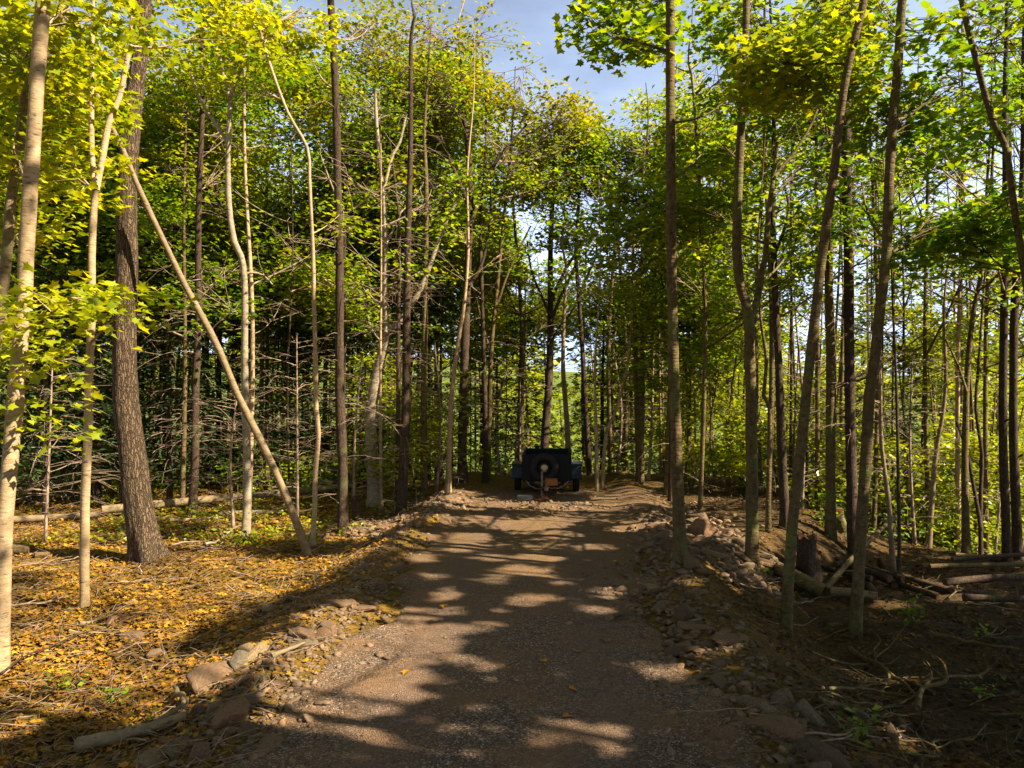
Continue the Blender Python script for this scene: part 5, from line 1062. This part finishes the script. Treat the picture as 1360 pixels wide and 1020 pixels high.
for sx in (-1, 1):
    bm = bmesh.new(); pts = []
    xa, xb = (Wd / 2 + .035, Wd / 2 + .30)
    prof = [(-.46, .40), (-.44, .68), (-.34, .76), (.34, .76), (.44, .68), (.46, .40)]
    prev = None
    for (y, z) in prof:
        y2, z2 = y * .955, z - .022
        r = [bm.verts.new((sx * xa, y, z)), bm.verts.new((sx * xb, y, z)), bm.verts.new((sx * xb, y2, z2)), bm.verts.new((sx * xa, y2, z2))]
        if prev:
            for k in range(4): bm.faces.new((prev[k], prev[(k + 1) % 4], r[(k + 1) % 4], r[k]))
        else: bm.faces.new(r)
        prev = r
    bm.faces.new(prev[::-1]); bmesh.ops.recalc_face_normals(bm, faces=bm.faces)
    bm_box(bm, (sx * (xb + .008), 0, .735), (.014, .72, .07), .004)
    bm_obj(bm, 'fender', M_blue, tr)
    wheel(tr, (sx * (Wd / 2 + .165), 0, .34), .34, .17, 'x')
sp = wheel(tr, (-.06, -Ln / 2 - .12, .74), .36, .17, 'y', 'spare_wheel')
bm = bmesh.new(); lathe(bm, [(.001, -.13), (.05, -.128), (.085, -.105), (.09, -.06), (.001, -.05)], 'y', (-.06, -Ln / 2 - .12, .74), 24); bm_obj(bm, 'hub_cap', M_hub, sp, True)
bm = bmesh.new()
for sx in (-1, 1):
    a = Vector((sx * .42, -Ln / 2 + .1, .30)); b = Vector((sx * .04, -Ln / 2 - 1.0, .30)); d = b - a
    bm_box(bm, (a + b) / 2, (.05, d.length, .07), .008, Matrix.Rotation(math.atan2(-d.x, d.y) if False else math.atan2(d.x, -d.y), 3, 'Z'))
bm_box(bm, (0, -Ln / 2 - .42, .30), (.56, .05, .05), .008); bm_box(bm, (0, -Ln / 2 - 1.06, .32), (.10, .26, .08), .02)
bm_box(bm, (0, 0, .30), (Wd - .1, .06, .07), .01); bm_box(bm, (0, -.02, .335 - .01), (1.5, .045, .045), .01)
bm_obj(bm, 'drawbar', M_black, tr)
bm = bmesh.new(); lathe(bm, [(.001, -.05), (.045, -.05), (.06, 0), (.045, .05), (.001, .05)], 'x', (0, -Ln / 2 - 1.17, .34), 16); bm_box(bm, (0, -Ln / 2 - 1.12, .40), (.03, .16, .03), .008); bm_box(bm, (0, -Ln / 2 - 1.04, .43), (.05, .05, .05), .01); bm_obj(bm, 'coupler', M_rust, tr)
bm = bmesh.new(); bm_box(bm, (-.11, -Ln / 2 - .72, .36), (.05, .05, .68), .01); bm_box(bm, (-.11, -Ln / 2 - .72, .03), (.14, .14, .02), .004); bm_box(bm, (-.06, -Ln / 2 - .72, .71), (.14, .02, .02), .005); bm_obj(bm, 'jack', M_rust, tr)
mb = MB()   # safety chain and lead drooping from side to side
for (a, b, dz) in (((-.52, -Ln / 2 - .32, .42), (-.03, -Ln / 2 - .98, .36), -.10), ((.56, -Ln / 2 - .3, .42), (.05, -Ln / 2 - .98, .36), -.09), ((-.3, -Ln / 2 - .5, .40), (.35, -Ln / 2 - .55, .41), .03)):
    t = np.linspace(0, 1, 12)[:, None]; P = np.array(a) * (1 - t) + np.array(b) * t; P[:, 2] += dz * np.sin(t[:, 0] * math.pi) + .015 * np.sin(t[:, 0] * 20)
    V, T = tubes(P, np.full(12, .013)[None], 6); mb.add(V, T)
mb.build('safety_chain', M_rust, tr)
# small things set down at the trailer's drawbar
def pt(lx, ly, lz):
    c, s = math.cos(R(-3)), math.sin(R(-3)); lx *= K; ly *= K; lz *= K; return (TX + lx * c - ly * s, TY + lx * s + ly * c, TZ + lz)
bm = bmesh.new()
for sx in (-1, 1): bm_box(bm, (sx * .14, 0, .08), (.022, .24, .16), .005)
for sy in (-1, 1): bm_box(bm, (0, sy * .12, .08), (.256, .022, .15), .005)
bm_box(bm, (0, 0, .012), (.25, .21, .02), .003); bm_box(bm, (0, -.134, .135), (.30, .012, .03), .003)
c = bm_obj(bm, 'crate', M_crate); c.scale = (K, K, K); c.location = pt(.12, -Ln / 2 - .42, .335); tag(c, 'small orange brown crate sitting on the trailer drawbar', 'crate')
def block(px, py, s, mat, lab, nm, cat, rz=0.2, up=0):
    x, y, z = ground_at(px, py); bm = bmesh.new(); bm_box(bm, (0, 0, s[2] / 2), s, .012)
    if nm == 'concrete_block':
        for k in (-1, 1): bm_box(bm, (k * s[0] * .24, -s[1] / 2 - .004, s[2] / 2), (s[0] * .3, .01, s[2] * .5), .003)
    o = bm_obj(bm, nm, mat); o.location = (x, y, z + up); o.rotation_euler = (0, .04, rz); tag(o, lab, cat)
block(697, 666, (.32, .2, .13), M_block, 'grey block on the ground left of the trailer drawbar', 'concrete_block', 'block')
block(723, 665, (.12, .09, .10), M_brick, 'orange red brick upright below the trailer drawbar', 'brick', 'brick', .3)
block(716, 667, (.2, .1, .06), M_brick, 'flat dull brick beside the upright orange one', 'brick', 'brick', -.3)


# ------------------------------------------------------------------ light, sky, camera
w = bpy.data.worlds.new('World'); scn.world = w; w.use_nodes = True; nt = w.node_tree; nt.nodes.clear()
sky = nt.nodes.new('ShaderNodeTexSky'); sky.sky_type = 'NISHITA'; sky.sun_disc = False
el = math.asin(SUN[2]); sky.sun_elevation = el; sky.sun_rotation = math.atan2(SUN[0], SUN[1])
sky.dust_density = 3.0; sky.air_density = 1.0; sky.ozone_density = 1.5
bg = nt.nodes.new('ShaderNodeBackground'); bg.inputs[1].default_value = 0.03
o = nt.nodes.new('ShaderNodeOutputWorld'); 
tc = nt.nodes.new('ShaderNodeTexCoord'); sx = nt.nodes.new('ShaderNodeSeparateXYZ'); nt.links.new(tc.outputs['Generated'], sx.inputs[0])
cl = noise(nt, mapping(nt, tc.outputs['Generated'], (1, 1, 2.6)), 3.2, 6, 0.6)
low = nt.nodes.new('ShaderNodeMapRange'); low.inputs[1].default_value = 0.62; low.inputs[2].default_value = 0.12; nt.links.new(sx.outputs[2], low.inputs[0])
cf = math_(nt, 'MULTIPLY', low.outputs[0], ramp(nt, cl, [(0.25, (0.45, 0.45, 0.45)), (0.6, (1, 1, 1))]))
cc = mixc(nt, math_(nt, 'MULTIPLY', cf, 0.9), sky.outputs[0], (12.0, 14.8, 20.8))
nt.links.new(cc, bg.inputs[0]); nt.links.new(bg.outputs[0], o.inputs[0])
sl = bpy.data.lights.new('sun', 'SUN'); sl.energy = 5.0; sl.angle = R(0.55); sl.color = (1.0, 0.87, 0.67)
so = bpy.data.objects.new('sun', sl); col.objects.link(so)
from mathutils import Vector
so.rotation_euler = Vector(SUN).to_track_quat('Z', 'Y').to_euler()
cd = bpy.data.cameras.new('camera'); cd.sensor_width = 36; cd.lens = 36 * F / 1360; cd.clip_end = 3000; cd.clip_start = 0.05
co = bpy.data.objects.new('camera', cd); co.location = (0, 0, H); co.rotation_euler = (R(90), 0, 0); col.objects.link(co); scn.camera = co
scn.view_settings.view_transform = 'Standard'; scn.view_settings.look = 'None'; scn.view_settings.exposure = 1.78; scn.view_settings.gamma = 1
cy = scn.cycles; cy.max_bounces = 7; cy.diffuse_bounces = 3; cy.glossy_bounces = 2; cy.transmission_bounces = 5; cy.transparent_max_bounces = 4
cy.use_denoising = True; cy.caustics_reflective = False; cy.caustics_refractive = False
print('leaves', NLEAF, 'objects', len(bpy.data.objects))
